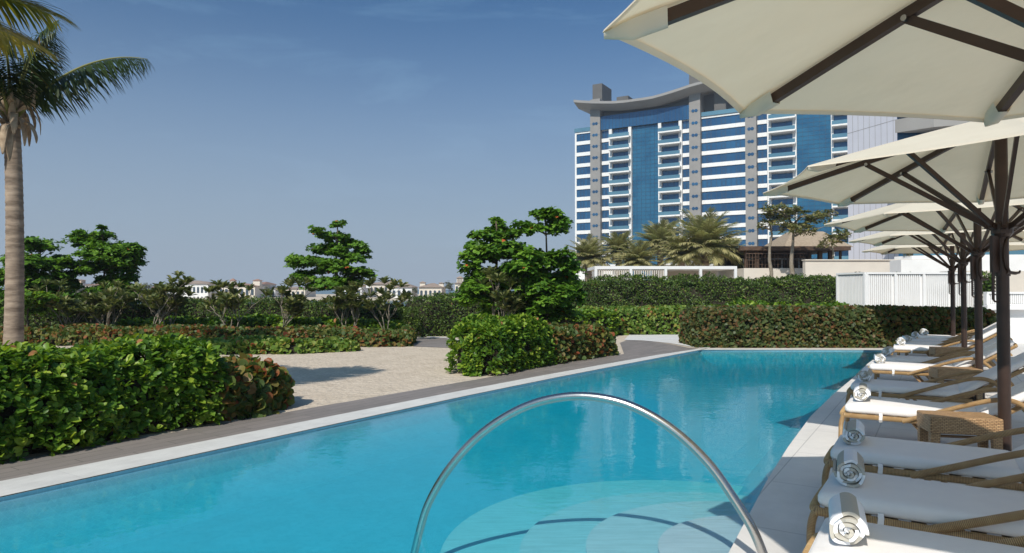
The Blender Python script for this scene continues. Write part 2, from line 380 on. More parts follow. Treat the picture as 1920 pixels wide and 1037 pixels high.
def hedge(name, label, cl, w, h, kind, dens, size, mat, amp=.08, cat='hedge', group=None, back=.35, r=None, ends=True, wid=1.0):
    """clipped hedge along a centreline of (x, y) points; h may be a list"""
    cl = np.array(cl, float); seg = np.diff(cl, axis=0); sl = np.linalg.norm(seg, axis=1); cum = np.r_[0, np.cumsum(sl)]; Ltot = cum[-1]
    hs = np.array(h if hasattr(h, '__len__') else [h] * len(cl), float) - (.7 * size + .6 * amp + .03); ws = np.array(w if hasattr(w, '__len__') else [w] * len(cl), float)
    mid = cl.mean(axis=0); org = (mid[0], mid[1], 0)
    t = thing(name, label, cat, org, group=group)
    hm, wm = hs.mean(), ws.mean(); r = r or min(.25, wm * .35, hm * .4)
    def place(s, c, z):                       # strip coordinates -> world
        i = np.clip(np.searchsorted(cum, s) - 1, 0, len(seg) - 1)
        u = (s - cum[i]) / sl[i]
        p = cl[i] + seg[i] * u[:, None]
        d = seg[i] / sl[i][:, None]; nn = np.stack([-d[:, 1], d[:, 0]], 1)
        return np.column_stack([p + nn * c[:, None], z]), d, nn
    areas = np.array([wm * Ltot, hm * Ltot, hm * Ltot * back, hm * wm, hm * wm])
    if not ends: areas[3:] = 0
    cnt = (areas * dens).astype(int)
    P_, N_ = [], []
    for fi, n in enumerate(cnt):
        if n == 0: continue
        s = rng.random(n) * Ltot; a = rng.random(n) * 2 - 1; b = rng.random(n)
        if fi == 3: s = np.full(n, 0.)
        if fi == 4: s = np.full(n, Ltot)
        hh = np.interp(s, cum, hs); ww = np.interp(s, cum, ws) / 2
        c = a * ww; z = b * hh
        nl = np.zeros((n, 3))                # along, across, up
        if fi == 0: z = hh.copy(); nl[:, 2] = 1
        if fi == 1: c = -ww.copy(); nl[:, 1] = -1
        if fi == 2: c = ww.copy(); nl[:, 1] = 1
        if fi == 3: nl[:, 0] = -1
        if fi == 4: nl[:, 0] = 1
        # round the long top edges and the ends
        ca = np.maximum(np.abs(c) - (ww - r), 0); cz = np.maximum(z - (hh - r), 0); m = (ca > 0) & (cz > 0)
        ln = np.maximum(np.hypot(ca, cz), 1e-6)
        k = np.minimum(1, r / ln)
        c = np.where(m, np.sign(c) * (ww - r + ca * k), c); z = np.where(m, hh - r + cz * k, z)
        nl[m, 1] = (np.sign(c) * ca / ln)[m]; nl[m, 2] = (cz / ln)[m]
        ss = np.minimum(s, Ltot - s); ce = np.maximum(r - ss, 0)
        off = r - np.sqrt(np.maximum(r * r - ce * ce, 0))
        if ends:
            c = np.where(np.abs(c) > ww - r, np.sign(c) * np.maximum(np.abs(c) - off, 0), c); z = np.where(z > hh - r, z - off * .7, z)
        P, d, nn = place(s, c, z)
        Nw = np.column_stack([nl[:, 0, None] * d + nl[:, 1, None] * nn, nl[:, 2]])
        P = P + Nw * (lump(P, 2.2) * amp + lump(P, 7) * amp * .4 - np.abs(rng.normal(size=n)) * .05)[:, None]
        P[:, 2] = np.maximum(P[:, 2], .02)
        P_.append(P); N_.append(Nw)
    P = np.concatenate(P_); Nw = np.concatenate(N_); n = len(P)
    if kind == 'rosette':
        q = 8; RP = np.repeat(P, q, 0); RN = np.repeat(Nw, q, 0)
        tip = unit(RN * .55 + np.array([0, 0, .9]) + np.repeat(rng.normal(size=(n, 3)) * .35, q, 0))
        rad = rand_dir(n * q); rad = unit(rad - tip * (rad * tip).sum(1, keepdims=True))
        A = unit(tip * (.15 + rng.random((n * q, 1)) * 1.0) + rad * .8)
        NN = unit(tip * 1.0 - rad * .3)
        S = size * (.65 + .6 * rng.random(n * q)); rn = np.clip(np.repeat(rng.random(n), q) * .7 + rng.random(n * q) * .4 - .05, 0, .96); rn[rng.random(n * q) < .006] = 1
        S = S * np.repeat(.75 + .5 * rng.random(n), q)
        leaf_mesh('foliage', RP + tip * (rng.random((n * q, 1)) * size * .5), A, NN, S, T_OBO, mat, t, rn, wid)
    else:
        A = unit(Nw * .5 + np.array([0, 0, .25]) + rand_dir(n) * .9)
        NN = unit(Nw * .9 + np.array([0, 0, .5]) + rand_dir(n) * .55)
        S = size * (.6 + .7 * rng.random(n))
        rn = np.clip(rng.random(n) * .75 + .18 * (lump(P, 3) + 1) * .7 + rng.normal(size=n) * .05, 0, 1)
        leaf_mesh('foliage', P, A, NN, S, T_RND if kind == 'round' else T_SIM, mat, t, rn, wid)
    # woody core of the hedge, a lumpy body inside the leaves
    ns = max(4, int(Ltot / .25)); prof = [(-1, 0), (-1, .5), (-.95, .85), (-.7, 1), (0, 1), (.7, 1), (.95, .85), (1, .5), (1, 0)]
    V = []; sv = np.linspace(min(.3, Ltot * .2), Ltot - min(.25, Ltot * .2), ns)
    for s in sv:
        sa = np.full(len(prof), s); hh = np.interp(s, cum, hs) - .1 - size * .3; ww = np.interp(s, cum, ws) / 2 - .12 - size * .3
        c = np.array([p[0] for p in prof]) * ww; z = np.array([p[1] for p in prof]) * hh
        P, _, _ = place(sa, c, z); P[:, :2] += (lump(P, 3) * .04)[:, None]; P[1:-1, 2] += lump(P, 2.2)[1:-1] * amp * .7
        V += [tuple(p) for p in P]
    k = len(prof); mb = MB()
    fs = [(i * k + j, (i + 1) * k + j, (i + 1) * k + j + 1, i * k + j + 1) for i in range(ns - 1) for j in range(k - 1)]
    fs += [tuple(range(k)), tuple(reversed(range((ns - 1) * k, ns * k)))]
    mb.add(V, fs)
    if dens > 150 and kind == 'rosette' or size > .11:
        for _ in range(int(Ltot * 26)):
            i_ = random.randrange(len(P_[0])) if random.random() < .3 else random.randrange(len(P_[1])); fi = 0 if random.random() < .3 else 1
            i_ = random.randrange(len(P_[fi])); p = Vector(P_[fi][i_]); nv_ = Vector(N_[fi][i_])
            dr = (Vector((random.gauss(0, 1), random.gauss(0, 1), random.gauss(0, .7))) + nv_ * .7).normalized()
            mb.tube(jag(p - nv_ * .12, p + dr * random.uniform(.08, .2), 3, .12), [.006, .005, .004, .002], 4)
    mb.build('branches', [M['twig'], M['bark']] if False else M['twig'], t, smooth=True)
    return t

def jag(a, b, n, amp):
    a, b = Vector(a), Vector(b); L = (b - a).length
    pts = [a]
    for i in range(1, n):
        pts.append(a.lerp(b, i / n) + Vector((random.uniform(-1, 1), random.uniform(-1, 1), random.uniform(-.5, .5))) * amp * L)
    return pts + [b]

def pad_tree(name, label, base, trunk_top, pads, dens, size, mat, tr=.05, group=None, cat='tree', q=7, bark='bark', tmpl=T_OBO, wid=1.15):
    """tree of foliage tiers: pads = (x, y, z, rx, rz)"""
    t = thing(name, label, cat, base, group=group)
    mb = MB(); tp = jag(base, trunk_top, 6, .02); n = len(tp)
    mb.tube(tp, [tr * (1 - .7 * i / (n - 1)) for i in range(n)], 8); mb.build('trunk', M[bark], t, smooth=True)
    br = MB(); b0, b1 = Vector(base), Vector(trunk_top)
    Ps, Ts = [], []
    for (x, y, z, rx, rz) in pads:
        c = Vector((x, y, z))
        f = max(.25, min(.97, (z - b0.z - .35 * math.hypot(x - b0.x, y - b0.y)) / max(.1, (b1.z - b0.z))))
        st = b0.lerp(b1, f)
        br.tube(jag(st, c, 5, .05), [tr * .55 * (1 - .13 * i) for i in range(6)], 6)
        for j in range(7):
            a = random.random() * 6.28; rr = rx * random.uniform(.5, .9)
            e = c + Vector((math.cos(a) * rr, math.sin(a) * rr, random.uniform(-.2, .5) * rz))
            br.tube(jag(st.lerp(c, random.uniform(.5, 1)), e, 4, .07), [tr * .22, tr * .2, tr * .17, tr * .12, tr * .06], 5)
        rz = rz * 1.25
        subs = [(0, 0, 0, .62)] + [(math.cos(a_) * random.uniform(.45, .8), math.sin(a_) * random.uniform(.45, .8), random.uniform(-.7, .7), random.uniform(.3, .62)) for a_ in [random.random() * 6.28 for _ in range(9)]]
        m = int(dens * rx * rx * 3.14 * (1 + rz / rx))
        u = rand_dir(m); rad = (rng.random((m, 1)) ** .35) * np.where(rng.random((m, 1)) < .12, 1.3, 1)
        u[:, 2] = np.where(u[:, 2] < -.3, -u[:, 2] * .6, u[:, 2])
        sb = np.array(subs)[rng.integers(0, len(subs), m)]
        p = np.array([x, y, z]) + sb[:, :3] * np.array([rx, rx, rz]) + u * rad * sb[:, 3, None] * np.array([rx, rx, max(rz, rx * .38)])
        lm = lump(p, 5.0 / max(rx, .3) * .5); keep = lm > -.42
        p = p + u * (lm * .16 * rx)[:, None]
        Ps.append(p[keep]); Ts.append(u[keep])
    br.build('branches', M[bark], t, smooth=True)
    P = np.concatenate(Ps); U = np.concatenate(Ts); n = len(P)
    RP = np.repeat(P, q, 0); RU = np.repeat(U, q, 0)
    tip = unit(RU * .5 + np.array([0, 0, 1.]) + np.repeat(rng.normal(size=(n, 3)) * .35, q, 0))
    rad = rand_dir(n * q); rad = unit(rad - tip * (rad * tip).sum(1, keepdims=True))
    A = unit(tip * (-.15 + rng.random((n * q, 1)) * .6) + rad)
    S = size * (.6 + .6 * rng.random(n * q))
    rn = np.clip(np.repeat(rng.random(n), q) * .65 + rng.random(n * q) * .33 + .0, 0, .96)
    rn[rng.random(n * q) < .004] = 1
    leaf_mesh('crown', RP, A, tip, S, tmpl, mat, t, rn, wid)
    return t
def pads_px(lst, d, dj=.35):
    out = []
    for (px, py, rx, ry) in lst:
        dd = d + random.uniform(-dj, dj)
        x, y, z = D(px, py, dd); out.append((x, y, z, rx * dd / F, ry * dd / F))
    return out

def frond(mb_pts, P, A, NN, S, RN, base, yaw, pitch0, L, droop, leafl, nl=44, w=.04, hang=.5, tilt=0, rmin=.12, rn0=.5, taper=True):
    """one pinnate frond; appends the rachis curve and leaflet arrays"""
    pos = Vector(base); el = pitch0; pts = [pos.copy()]; seg = 16
    hd = Vector((math.cos(yaw), math.sin(yaw), 0))
    dirs = []
    for i in range(seg):
        d = hd * math.cos(el) + Vector((0, 0, 1)) * math.sin(el)
        dirs.append(d); pos = pos + d * (L / seg); pts.append(pos.copy())
        el -= droop / seg * (0.5 + i / seg)
    mb_pts.append(pts)
    side0 = Vector((-math.sin(yaw), math.cos(yaw), 0))
    for j in range(nl):
        f = rmin + (1 - rmin) * (j + .5) / nl; k = min(int(f * seg), seg - 1); p = pts[k].lerp(pts[k + 1], f * seg - k); d = dirs[k]
        up = side0.cross(d) * -1
        ll = leafl * (math.sin(math.pi * min(1, (f * .82 + .12))) ** .6) if taper else leafl
        for sgn in (-1, 1):
            sd = side0 * sgn
            if tilt: sd = (Matrix.Rotation(tilt, 3, d) @ sd)
            a = (sd * (1 - .35 * f) + d * (.45 + .7 * f) + Vector((0, 0, -hang * random.uniform(.6, 1.3))) + Vector((random.gauss(0, .07), random.gauss(0, .07), random.gauss(0, .07)))).normalized()
            P.append(tuple(p)); A.append(tuple(a)); NN.append(tuple((up * .8 + Vector((0, 0, .5)) + sd * .2).normalized())); S.append(ll * random.uniform(.85, 1.1)); RN.append(min(1, max(0, rn0 + random.gauss(0, .16))))
T_LFT = (np.array([(0, 0, 0), (-.5, .12, .012), (.5, .12, .012), (-.5, .45, .0), (.5, .45, .0), (-.36, .75, -.07), (.36, .75, -.07), (0, 1, -.2)]),
         [(0, 2, 1), (1, 2, 4), (1, 4, 3), (3, 4, 6), (3, 6, 5), (5, 6, 7)])
def leaflets(name, P, A, NN, S, RN, w, mat, parent):
    return leaf_mesh(name, np.array(P), np.array(A), np.array(NN), np.array(S), T_LFT, mat, parent, np.array(RN), w)

# ================================================================== WORLD
SUN_EL, SUN_AZ = R(42), R(23)            # light travels towards +Y, turned 23 degrees to +X
w = bpy.data.worlds.new("World"); scn.world = w; w.use_nodes = True
nt = w.node_tree; nt.nodes.clear(); L = nt.links
wo = nt.nodes.new('ShaderNodeOutputWorld'); bg = nt.nodes.new('ShaderNodeBackground')
sky = nt.nodes.new('ShaderNodeTexSky'); sky.sky_type = 'NISHITA'; sky.sun_disc = False
sky.sun_elevation = SUN_EL; sky.sun_rotation = R(180) + SUN_AZ; sky.air_density = 1.0; sky.dust_density = 2.6; sky.ozone_density = 3.2; sky.altitude = 0
tc = nt.nodes.new('ShaderNodeTexCoord'); mp = nt.nodes.new('ShaderNodeMapping'); mp.inputs['Scale'].default_value = (2.2, 2.2, 11); mp.inputs['Rotation'].default_value = (R(4), R(8), 0)
L.new(tc.outputs['Generated'], mp.inputs[0])
nz = nt.nodes.new('ShaderNodeTexNoise'); nz.inputs['Scale'].default_value = 1.6; nz.inputs['Detail'].default_value = 9; nz.inputs['Roughness'].default_value = .62; nz.inputs['Distortion'].default_value = .5
L.new(mp.outputs[0], nz.inputs['Vector'])
cr = nt.nodes.new('ShaderNodeValToRGB'); cr.color_ramp.elements[0].position = .53; cr.color_ramp.elements[1].position = .88
cr.color_ramp.elements[1].color = (.35, .35, .35, 1); L.new(nz.outputs['Fac'], cr.inputs[0])
mx = nt.nodes.new('ShaderNodeMix'); mx.data_type = 'RGBA'; L.new(cr.outputs[0], mx.inputs[0]); L.new(sky.outputs[0], mx.inputs[6]); mx.inputs[7].default_value = (7.0, 7.4, 8.2, 1)
sz = nt.nodes.new('ShaderNodeSeparateXYZ'); L.new(tc.outputs['Generated'], sz.inputs[0])
hr = nt.nodes.new('ShaderNodeMapRange'); hr.interpolation_type = 'SMOOTHSTEP'; hr.inputs['From Min'].default_value = -.05; hr.inputs['From Max'].default_value = .44; hr.inputs['To Min'].default_value = .92; hr.inputs['To Max'].default_value = 0
L.new(sz.outputs[2], hr.inputs['Value'])
hz = nt.nodes.new('ShaderNodeMix'); hz.data_type = 'RGBA'; ti = nt.nodes.new('ShaderNodeMix'); ti.data_type = 'RGBA'; ti.blend_type = 'MULTIPLY'; ti.inputs[0].default_value = 1; L.new(mx.outputs[2], ti.inputs[6]); ti.inputs[7].default_value = (.55, .95, 1.2, 1)
L.new(hr.outputs[0], hz.inputs[0]); L.new(ti.outputs[2], hz.inputs[6]); hz.inputs[7].default_value = (4.95, 5.95, 7.3, 1)
L.new(hz.outputs[2], bg.inputs[0]); bg.inputs[1].default_value = .080; L.new(bg.outputs[0], wo.inputs[0])
sd = bpy.data.lights.new('sun', 'SUN'); so = bpy.data.objects.new('sun', sd); col.objects.link(so)
sd.energy = 4.6; sd.angle = R(.5); sd.color = (1, .94, .84)
ldir = Vector((math.sin(SUN_AZ) * math.cos(SUN_EL), math.cos(SUN_AZ) * math.cos(SUN_EL), -math.sin(SUN_EL)))
so.rotation_euler = ldir.to_track_quat('-Z', 'Y').to_euler(); so.location = (-10, -30, 40)
vs = scn.view_settings; vs.view_transform = 'Standard'; vs.look = 'None'; vs.exposure = 0; vs.gamma = 1; scn.display_settings.display_device = 'sRGB'
scn.render.engine = 'CYCLES'
scn.cycles.max_bounces = 8; scn.cycles.transparent_max_bounces = 12; scn.cycles.caustics_reflective = False; scn.cycles.caustics_refractive = False
scn.render.resolution_x = 1024; scn.render.resolution_y = 553

# ================================================================== GROUND, POOL
Ledge = [RT(-7, -6.2), RT(0, -6.18), RT(2.4, -6.14), RT(5.5, -6.1), RT(8.4, -6.03), RT(11, -5.9), RT(13.5, -5.72), RT(16, -5.52), G(1313, 656.5)[:2]]
Redge = [G(1661, 657)[:2], G(1627, 682)[:2], G(1597, 711)[:2], G(1560, 742)[:2], G(1520, 781)[:2], G(1478, 838)[:2], G(1440, 898)[:2], G(1403, 968)[:2], G(1367, 1036)[:2], RT(1.5, -.95), RT(-2, -.9), RT(-7, -1.0)]
pool = Ledge + Redge
# land sheet with the pool cut out
land = [(-80, -60), (-80, 27.5), (-30, 28.5), (-4, 30), (3, 38), (6, 60), (10, 140), (14, 420), (600, 420), (600, -60)]
o = MB().sheet([land, pool[::-1]], 0).build('sand_ground', M['sand']); tag(o, kind='structure')
o = MB().sheet([[(-9000, -9000), (9000, -9000), (9000, 12000), (-9000, 12000)]], -1.9).build('sea_water', M['seabed']); tag(o, kind='structure')
o = MB().prism([(-420, 215), (-420, 420), (12, 420), (12, 222), (-60, 212), (-180, 208)], -1.89, -1.2).build('far_shore', M['sand']); tag(o, kind='structure')
o = MB().sheet([[(-80, 27.4), (-30, 28.4), (-4, 29.9), (3, 37.9), (-4, 30.1)]], -.4).build('shore_edge', M['sand']); tag(o, kind='structure')
# pool shell: floor and walls
mb = MB(); ZF = -.38
def inset(poly, w_):
    out = []; n = len(poly)
    ar = sum(poly[i][0] * poly[(i + 1) % n][1] - poly[(i + 1) % n][0] * poly[i][1] for i in range(n)); sg = 1 if ar > 0 else -1
    for i in range(n):
        a, b, c = Vector(poly[i - 1][:2]), Vector(poly[i][:2]), Vector(poly[(i + 1) % n][:2])
        d1, d2 = (b - a).normalized(), (c - b).normalized(); n1, n2 = Vector((-d1.y, d1.x)) * sg, Vector((-d2.y, d2.x)) * sg
        m_ = (n1 + n2).normalized(); out.append(tuple(b + m_ * (w_ / max(.4, m_.dot(n1)))))
    return out
levels = [(0, 0), (0, -.035), (.04, -.10), (.14, -.20), (.38, -.32), (.75, ZF)]     # wall with an added wide coved foot, sloped to catch the sun
mb.sheet([inset(pool, .75)], ZF)
n = len(pool); k = len(mb.v)
for w_, z in levels: mb.v += [(p[0], p[1], z) for p in inset(pool, w_)]
for q in range(len(levels) - 1):
    for i in range(n): mb.f.append((k + (q + 1) * n + i, k + (q + 1) * n + (i + 1) % n, k + q * n + (i + 1) % n, k + q * n + i)); mb.m.append(0)
tag(mb.build('pool_basin', M['pool']), kind='structure')
def disc(c, r, z, n=72): return [(c[0] + r * math.cos(2 * math.pi * i / n), c[1] + r * math.sin(2 * math.pi * i / n)) for i in range(n)]
mb = MB()
for c, r, z in (((1.35, 4.98), 1.87, -.30), ((1.5, 4.75), 1.45, -.225), ((1.6, 4.6), 1.10, -.155), ((1.7, 4.4), .75, -.09)):
    mb.prism(disc(c, r, z), ZF + .003, z)
tag(mb.build('pool_steps', M['pool_step']), kind='structure')
o = MB().prism([(p[0], p[1]) for p in pool], -.7, -.022).build('pool_water', M['water']); tag(o, kind='structure')
# left coping (white) and boardwalk (grey planks)
def strip(a, b): return a + b[::-1]
c_in = Ledge
c_out = [RT(-7, -6.72), RT(0, -6.69), RT(2.4, -6.64), RT(5.5, -6.53), RT(8.4, -6.42), RT(11, -6.26), RT(13.5, -6.06), RT(16, -5.84), G(1330, 651.5)[:2]]
o = MB().sheet([strip(c_in, c_out)], .008).build('pool_coping', M['coping']); tag(o, kind='structure')
p_out = [RT(-7, -7.45), RT(0, -7.40), RT(2.8, -7.36), RT(6.1, -7.22), RT(8.4, -7.08), RT(10, -6.98), RT(12.5, -6.9), RT(14.6, -6.85),
         G(1170, 664)[:2], G(1165, 650)[:2], G(1162, 643)[:2], G(1176, 638)[:2], G(1215, 640)[:2], G(1255, 645)[:2], G(1290, 652)[:2], G(1328, 655)[:2]]
o = MB().sheet([strip(c_out[:-1] + [G(1326, 655.5)[:2]], p_out[:-1])], .004).build('boardwalk', M['planks']); tag(o, kind='structure')
far_c = [G(1313, 656.5)[:2], G(1661, 657)[:2], G(1662, 655)[:2], G(1313, 654.5)[:2]]
o = MB().sheet([[(5.0, 18.05), (10.0, 18.0), (10.25, 18.5), (5.3, 18.5)]], .010).build('far_coping', M['coping']); tag(o, kind='structure')
o = MB().sheet([[G(1170, 638)[:2], G(1205, 639)[:2], G(1255, 644)[:2], G(1295, 651)[:2], G(1330, 654)[:2], G(1340, 640)[:2], G(1330, 628)[:2], G(1180, 628)[:2]]], .012).build('pale_path', M['pale_path']); tag(o, kind='structure')
o = MB().sheet([[G(770, 637)[:2], G(775, 650)[:2], G(856, 653)[:2], G(880, 650)[:2], G(860, 640)[:2], G(835, 634)[:2], G(800, 633)[:2]]], .006).build('timber_path', M['planks']); tag(o, kind='structure')
o = MB().sheet([[G(800, 633.2)[:2], G(835, 634.2)[:2], G(860, 640.2)[:2], G(880, 650)[:2], G(884, 649)[:2], G(863, 638.5)[:2], G(836, 632.5)[:2], G(800, 631.5)[:2]]], .012).build('path_edging', M['pale_path']); tag(o, kind='structure')
# right hand terrace
deck = Redge + [RT(-7, 12), (34, 2), (34, 22), (10.25, 22), (10.25, 18.5), (9.95, 18.05)]
o = MB().sheet([deck], .004).build('stone_terrace', M['deck']); tag(o, kind='structure')

# ================================================================== UMBRELLAS
def make_umbrella(R_=2.03, zr=2.58, zp=3.13, hub=2.13):
    root = thing('cantilever_parasol'.replace('cantilever_', ''), '', 'parasol', (0, 0, 0), world=False)
    zrib = lambda f: zp - (zp - zr) * f ** 1.08
    n = 8; na, nr = 10, 12; can = MB(); V = []
    ang = [math.pi * 2 * i / n for i in range(n)]
    for i in range(n):
        a0, a1 = ang[i], ang[i] + math.pi * 2 / n
        for j in range(na + 1):
            w_ = j / na
            for k in range(nr + 1):
                f = (k / nr) * (1 - .032 * 4 * w_ * (1 - w_) * (k / nr) ** 3)
                x = (math.cos(a0) * (1 - w_) + math.cos(a1) * w_) * f * R_; y = (math.sin(a0) * (1 - w_) + math.sin(a1) * w_) * f * R_
                V.append((x, y, zrib(f) - .02 * 4 * w_ * (1 - w_) * f + .035))
    st = (na + 1) * (nr + 1)
    fs = [(i * st + j * (nr + 1) + k, i * st + j * (nr + 1) + k + 1, i * st + (j + 1) * (nr + 1) + k + 1, i * st + (j + 1) * (nr + 1) + k) for i in range(n) for j in range(na) for k in range(nr)]
    can.add(V, fs)
    co = can.build('canopy', M['canvas'], root, smooth=True)
    hem = MB()
    for i in range(n):
        rim = [V[i * st + j * (nr + 1) + nr] for j in range(na + 1)]
        inner = [V[i * st + j * (nr + 1) + nr - 1] for j in range(na + 1)]
        for j in range(na):
            a, b = rim[j], rim[j + 1]; c, d = inner[j], inner[j + 1]
            l = .16
            c2 = tuple(a[q] * (1 - l) + c[q] * l - (.006 if q == 2 else 0) for q in range(3)); d2 = tuple(b[q] * (1 - l) + d[q] * l - (.006 if q == 2 else 0) for q in range(3))
            a2 = (a[0] * 1.003, a[1] * 1.003, a[2] - .012); b2 = (b[0] * 1.003, b[1] * 1.003, b[2] - .012)
            hem.add([a, b, b2, a2, c2, d2], [(0, 1, 2, 3), (3, 2, 5, 4)])
    hem.build('hem', M['canvas'], co)
    for i in range(n):
        c, s = math.cos(ang[i]), math.sin(ang[i])
        rb = MB(); pts = [(c * R_ * f, s * R_ * f, zrib(f) - .012) for f in (.05, .3, .53, .75, .93)]
        for a, b in zip(pts, pts[1:]): rb._bar(Vector(a), Vector(b), .038, .05)
        r_ = rb.build('rib', M['metal_brown'], root)
        pk = MB(); f0, f1 = .88, 1.0; sd = Vector((-s, c, 0))
        A0 = Vector((c * R_ * f0, s * R_ * f0, zrib(f0) + .012)); A1 = Vector((c * R_ * f1, s * R_ * f1, zrib(f1) + .018))
        Am = Vector((c * R_ * .945, s * R_ * .945, zrib(.945) + .016)); dn = Vector((0, 0, -1))
        pk.add([A0 + sd * .05, A0 - sd * .05, A0 + sd * .027 + dn * .056, A0 - sd * .027 + dn * .056,
                Am + sd * .045, Am - sd * .045, Am + sd * .024 + dn * .058, Am - sd * .024 + dn * .058,
                A1 + sd * .01, A1 - sd * .01, A1 + sd * .006 + dn * .02, A1 - sd * .006 + dn * .02],
               [(0, 4, 6, 2), (4, 8, 10, 6), (1, 3, 7, 5), (5, 7, 11, 9), (2, 6, 7, 3), (6, 10, 11, 7), (8, 9, 11, 10)])
        pk.build('corner_pocket', M['canvas'], co, smooth=True)
        sb = MB(); J = Vector((c * R_ * .53, s * R_ * .53, zrib(.53) - .035)); K = Vector((c * .09, s * .09, hub + .03))
        sb._bar(K, J, .028, .042); so_ = sb.build('strut', M['metal_brown'], root)
        bt = MB(); bt.tube([J + sd * -.034, J + sd * .034], .014, 10); bt.build('hinge_bolt', M['bolt'], so_)
    pl = MB(); pl.tube([(0, 0, 0.01), (0, 0, zp - .05)], .05, 20); pl.build('pole', M['metal_brown'], root, smooth=False)
    hb = MB(); hb.tube([(0, 0, hub - .06), (0, 0, hub - .03), (0, 0, hub + .05), (0, 0, hub + .07)], [.062, .085, .085, .062], 16)
    for i in range(n):
        c, s = math.cos(ang[i]), math.sin(ang[i]); hb._bar(Vector((c * .06, s * .06, hub + .02)), Vector((c * .125, s * .125, hub + .045)), .045, .05)
    hb.build('runner_hub', M['metal_brown'], root)
    tp = MB(); tp.tube([(0, 0, zp - .12), (0, 0, zp - .02), (0, 0, zp + .06), (0, 0, zp + .12)], [.1, .11, .06, .02], 14); tp.build('top_hub', M['metal_brown'], root)
    bs = MB(); bs.tube([(0, 0, .006), (0, 0, .02), (0, 0, .022), (0, 0, .14)], [.17, .17, .066, .066], 20); bs.build('base', M['metal_brown'], root)
    # latch: plate down the pole with a crescent lever and a notched stay
    lt = MB(); x = -.085
    lt.box(x - .035, x + .035, -.016, .016, hub - .38, hub - .05)
    lt.tube([(x - .0, 0, hub - .09), (x + .05, 0, hub - .075)], .018, 8)
    cres = [(.0 - .115 * math.cos(a) * .55 + .03, -.055, hub - .215 + .16 * math.sin(a)) for a in np.linspace(1.35, -1.5, 14)]
    lt.tube(cres, [.006 + .015 * math.sin(math.pi * (i + .6) / 15) for i in range(14)], 8)
    lt.tube([(-.02, -.055, hub - .375), (.08, -.05, hub - .385), (.13, -.045, hub - .378), (.14, -.045, hub - .36)], [.017, .015, .011, .007], 8)
    lt.tube([(0, 0, hub - .36), (0, 0, hub - .41)], .06, 14)
    lo = lt.build('latch', M['metal_brown'], root)
    st_ = MB()
    st_.box(x - .03, x - .008, -.006, .006, hub - .62, hub - .38)
    for q in range(6): st_.box(x - .008, x + .003, -.006, .006, hub - .58 + q * .03, hub - .568 + q * .03)
    st_.tube([(x - .019, 0, hub - .61), (x - .005, 0, hub - .635), (x + .025, 0, hub - .64), (x + .035, 0, hub - .625)], .009, 6)
    st_.build('stay_hook', M['metal_brown'], lo)
    return root
UMB = [((2.32, 2.12), 165, 'cream parasol nearest the camera, cropped by the top right corner of the view'),
       ((4.385, 6.1), 150, 'second nearest cream parasol, on the thickest brown pole beside the nearest wicker table'),
       ((6.76, 9.9), 160.5, 'third cream parasol along the pool, pole beside the middle wicker table'),
       ((8.93, 13.5), 157.5, 'fourth cream parasol along the pool, pole beside the farthest wicker table'),
       ((11.1, 17.2), 157.5, 'farthest cream parasol, just in front of the clipped red and green hedge')]
u0 = make_umbrella()
for i, ((x, y), a, lab) in enumerate(UMB):
    o = u0 if i == 0 else copy_tree(u0)
    o.location = (x, y, 0); o.rotation_euler = (0, 0, R(a))
    tag(o, lab, 'parasol', 'cream parasols in a row beside the pool')
    if i: 
        for c in kids(o):           # keep the latch facing the pool whatever the canopy's turn
            if c.name.startswith('latch'): c.rotation_euler = (0, 0, R(-a + 12))
    
# ================================================================== LOUNGERS
def ridged(mb, pts, r, pitch=.0085, n=12):
    """tube wrapped in cane: real ridges; returns ring values"""
    pts = [Vector(p) for p in pts]
    # resample
    ln = [0]
    for a, b in zip(pts, pts[1:]): ln.append(ln[-1] + (b - a).length)
    m = int(ln[-1] / pitch) * 2
    res = []; rad = []; j = 0
    for i in range(m + 1):
        s = ln[-1] * i / m
        while j < len(ln) - 2 and s > ln[j + 1]: j += 1
        f = (s - ln[j]) / max(1e-9, ln[j + 1] - ln[j]); res.append(pts[j].lerp(pts[j + 1], f)); rad.append(r if i % 2 else r * .90)
    k = len(mb.v); mb.tube(res, rad, n)
    return [1.0 if (i % 2) else 0.0 for i in range(m + 1) for _ in range(n)]
def smooth_path(ctrl, sub=8):
    P = [Vector(p) for p in ctrl]; out = []
    for i in range(len(P) - 1):
        p0, p1, p2, p3 = P[max(i - 1, 0)], P[i], P[i + 1], P[min(i + 2, len(P) - 1)]
        for k in range(sub):
            t = k / sub
            out.append(.5 * ((2 * p1) + (-p0 + p2) * t + (2 * p0 - 5 * p1 + 4 * p2 - p3) * t * t + (-p0 + 3 * p1 - 3 * p2 + p3) * t ** 3))
    return out + [P[-1]]
def ring_build(mb, vals, name, parent, smooth=False):
    o = mb.build(name, M['cane'], parent, smooth=smooth)
    at = o.data.attributes.new('ring', 'FLOAT', 'POINT'); at.data.foreach_set('value', vals); return o
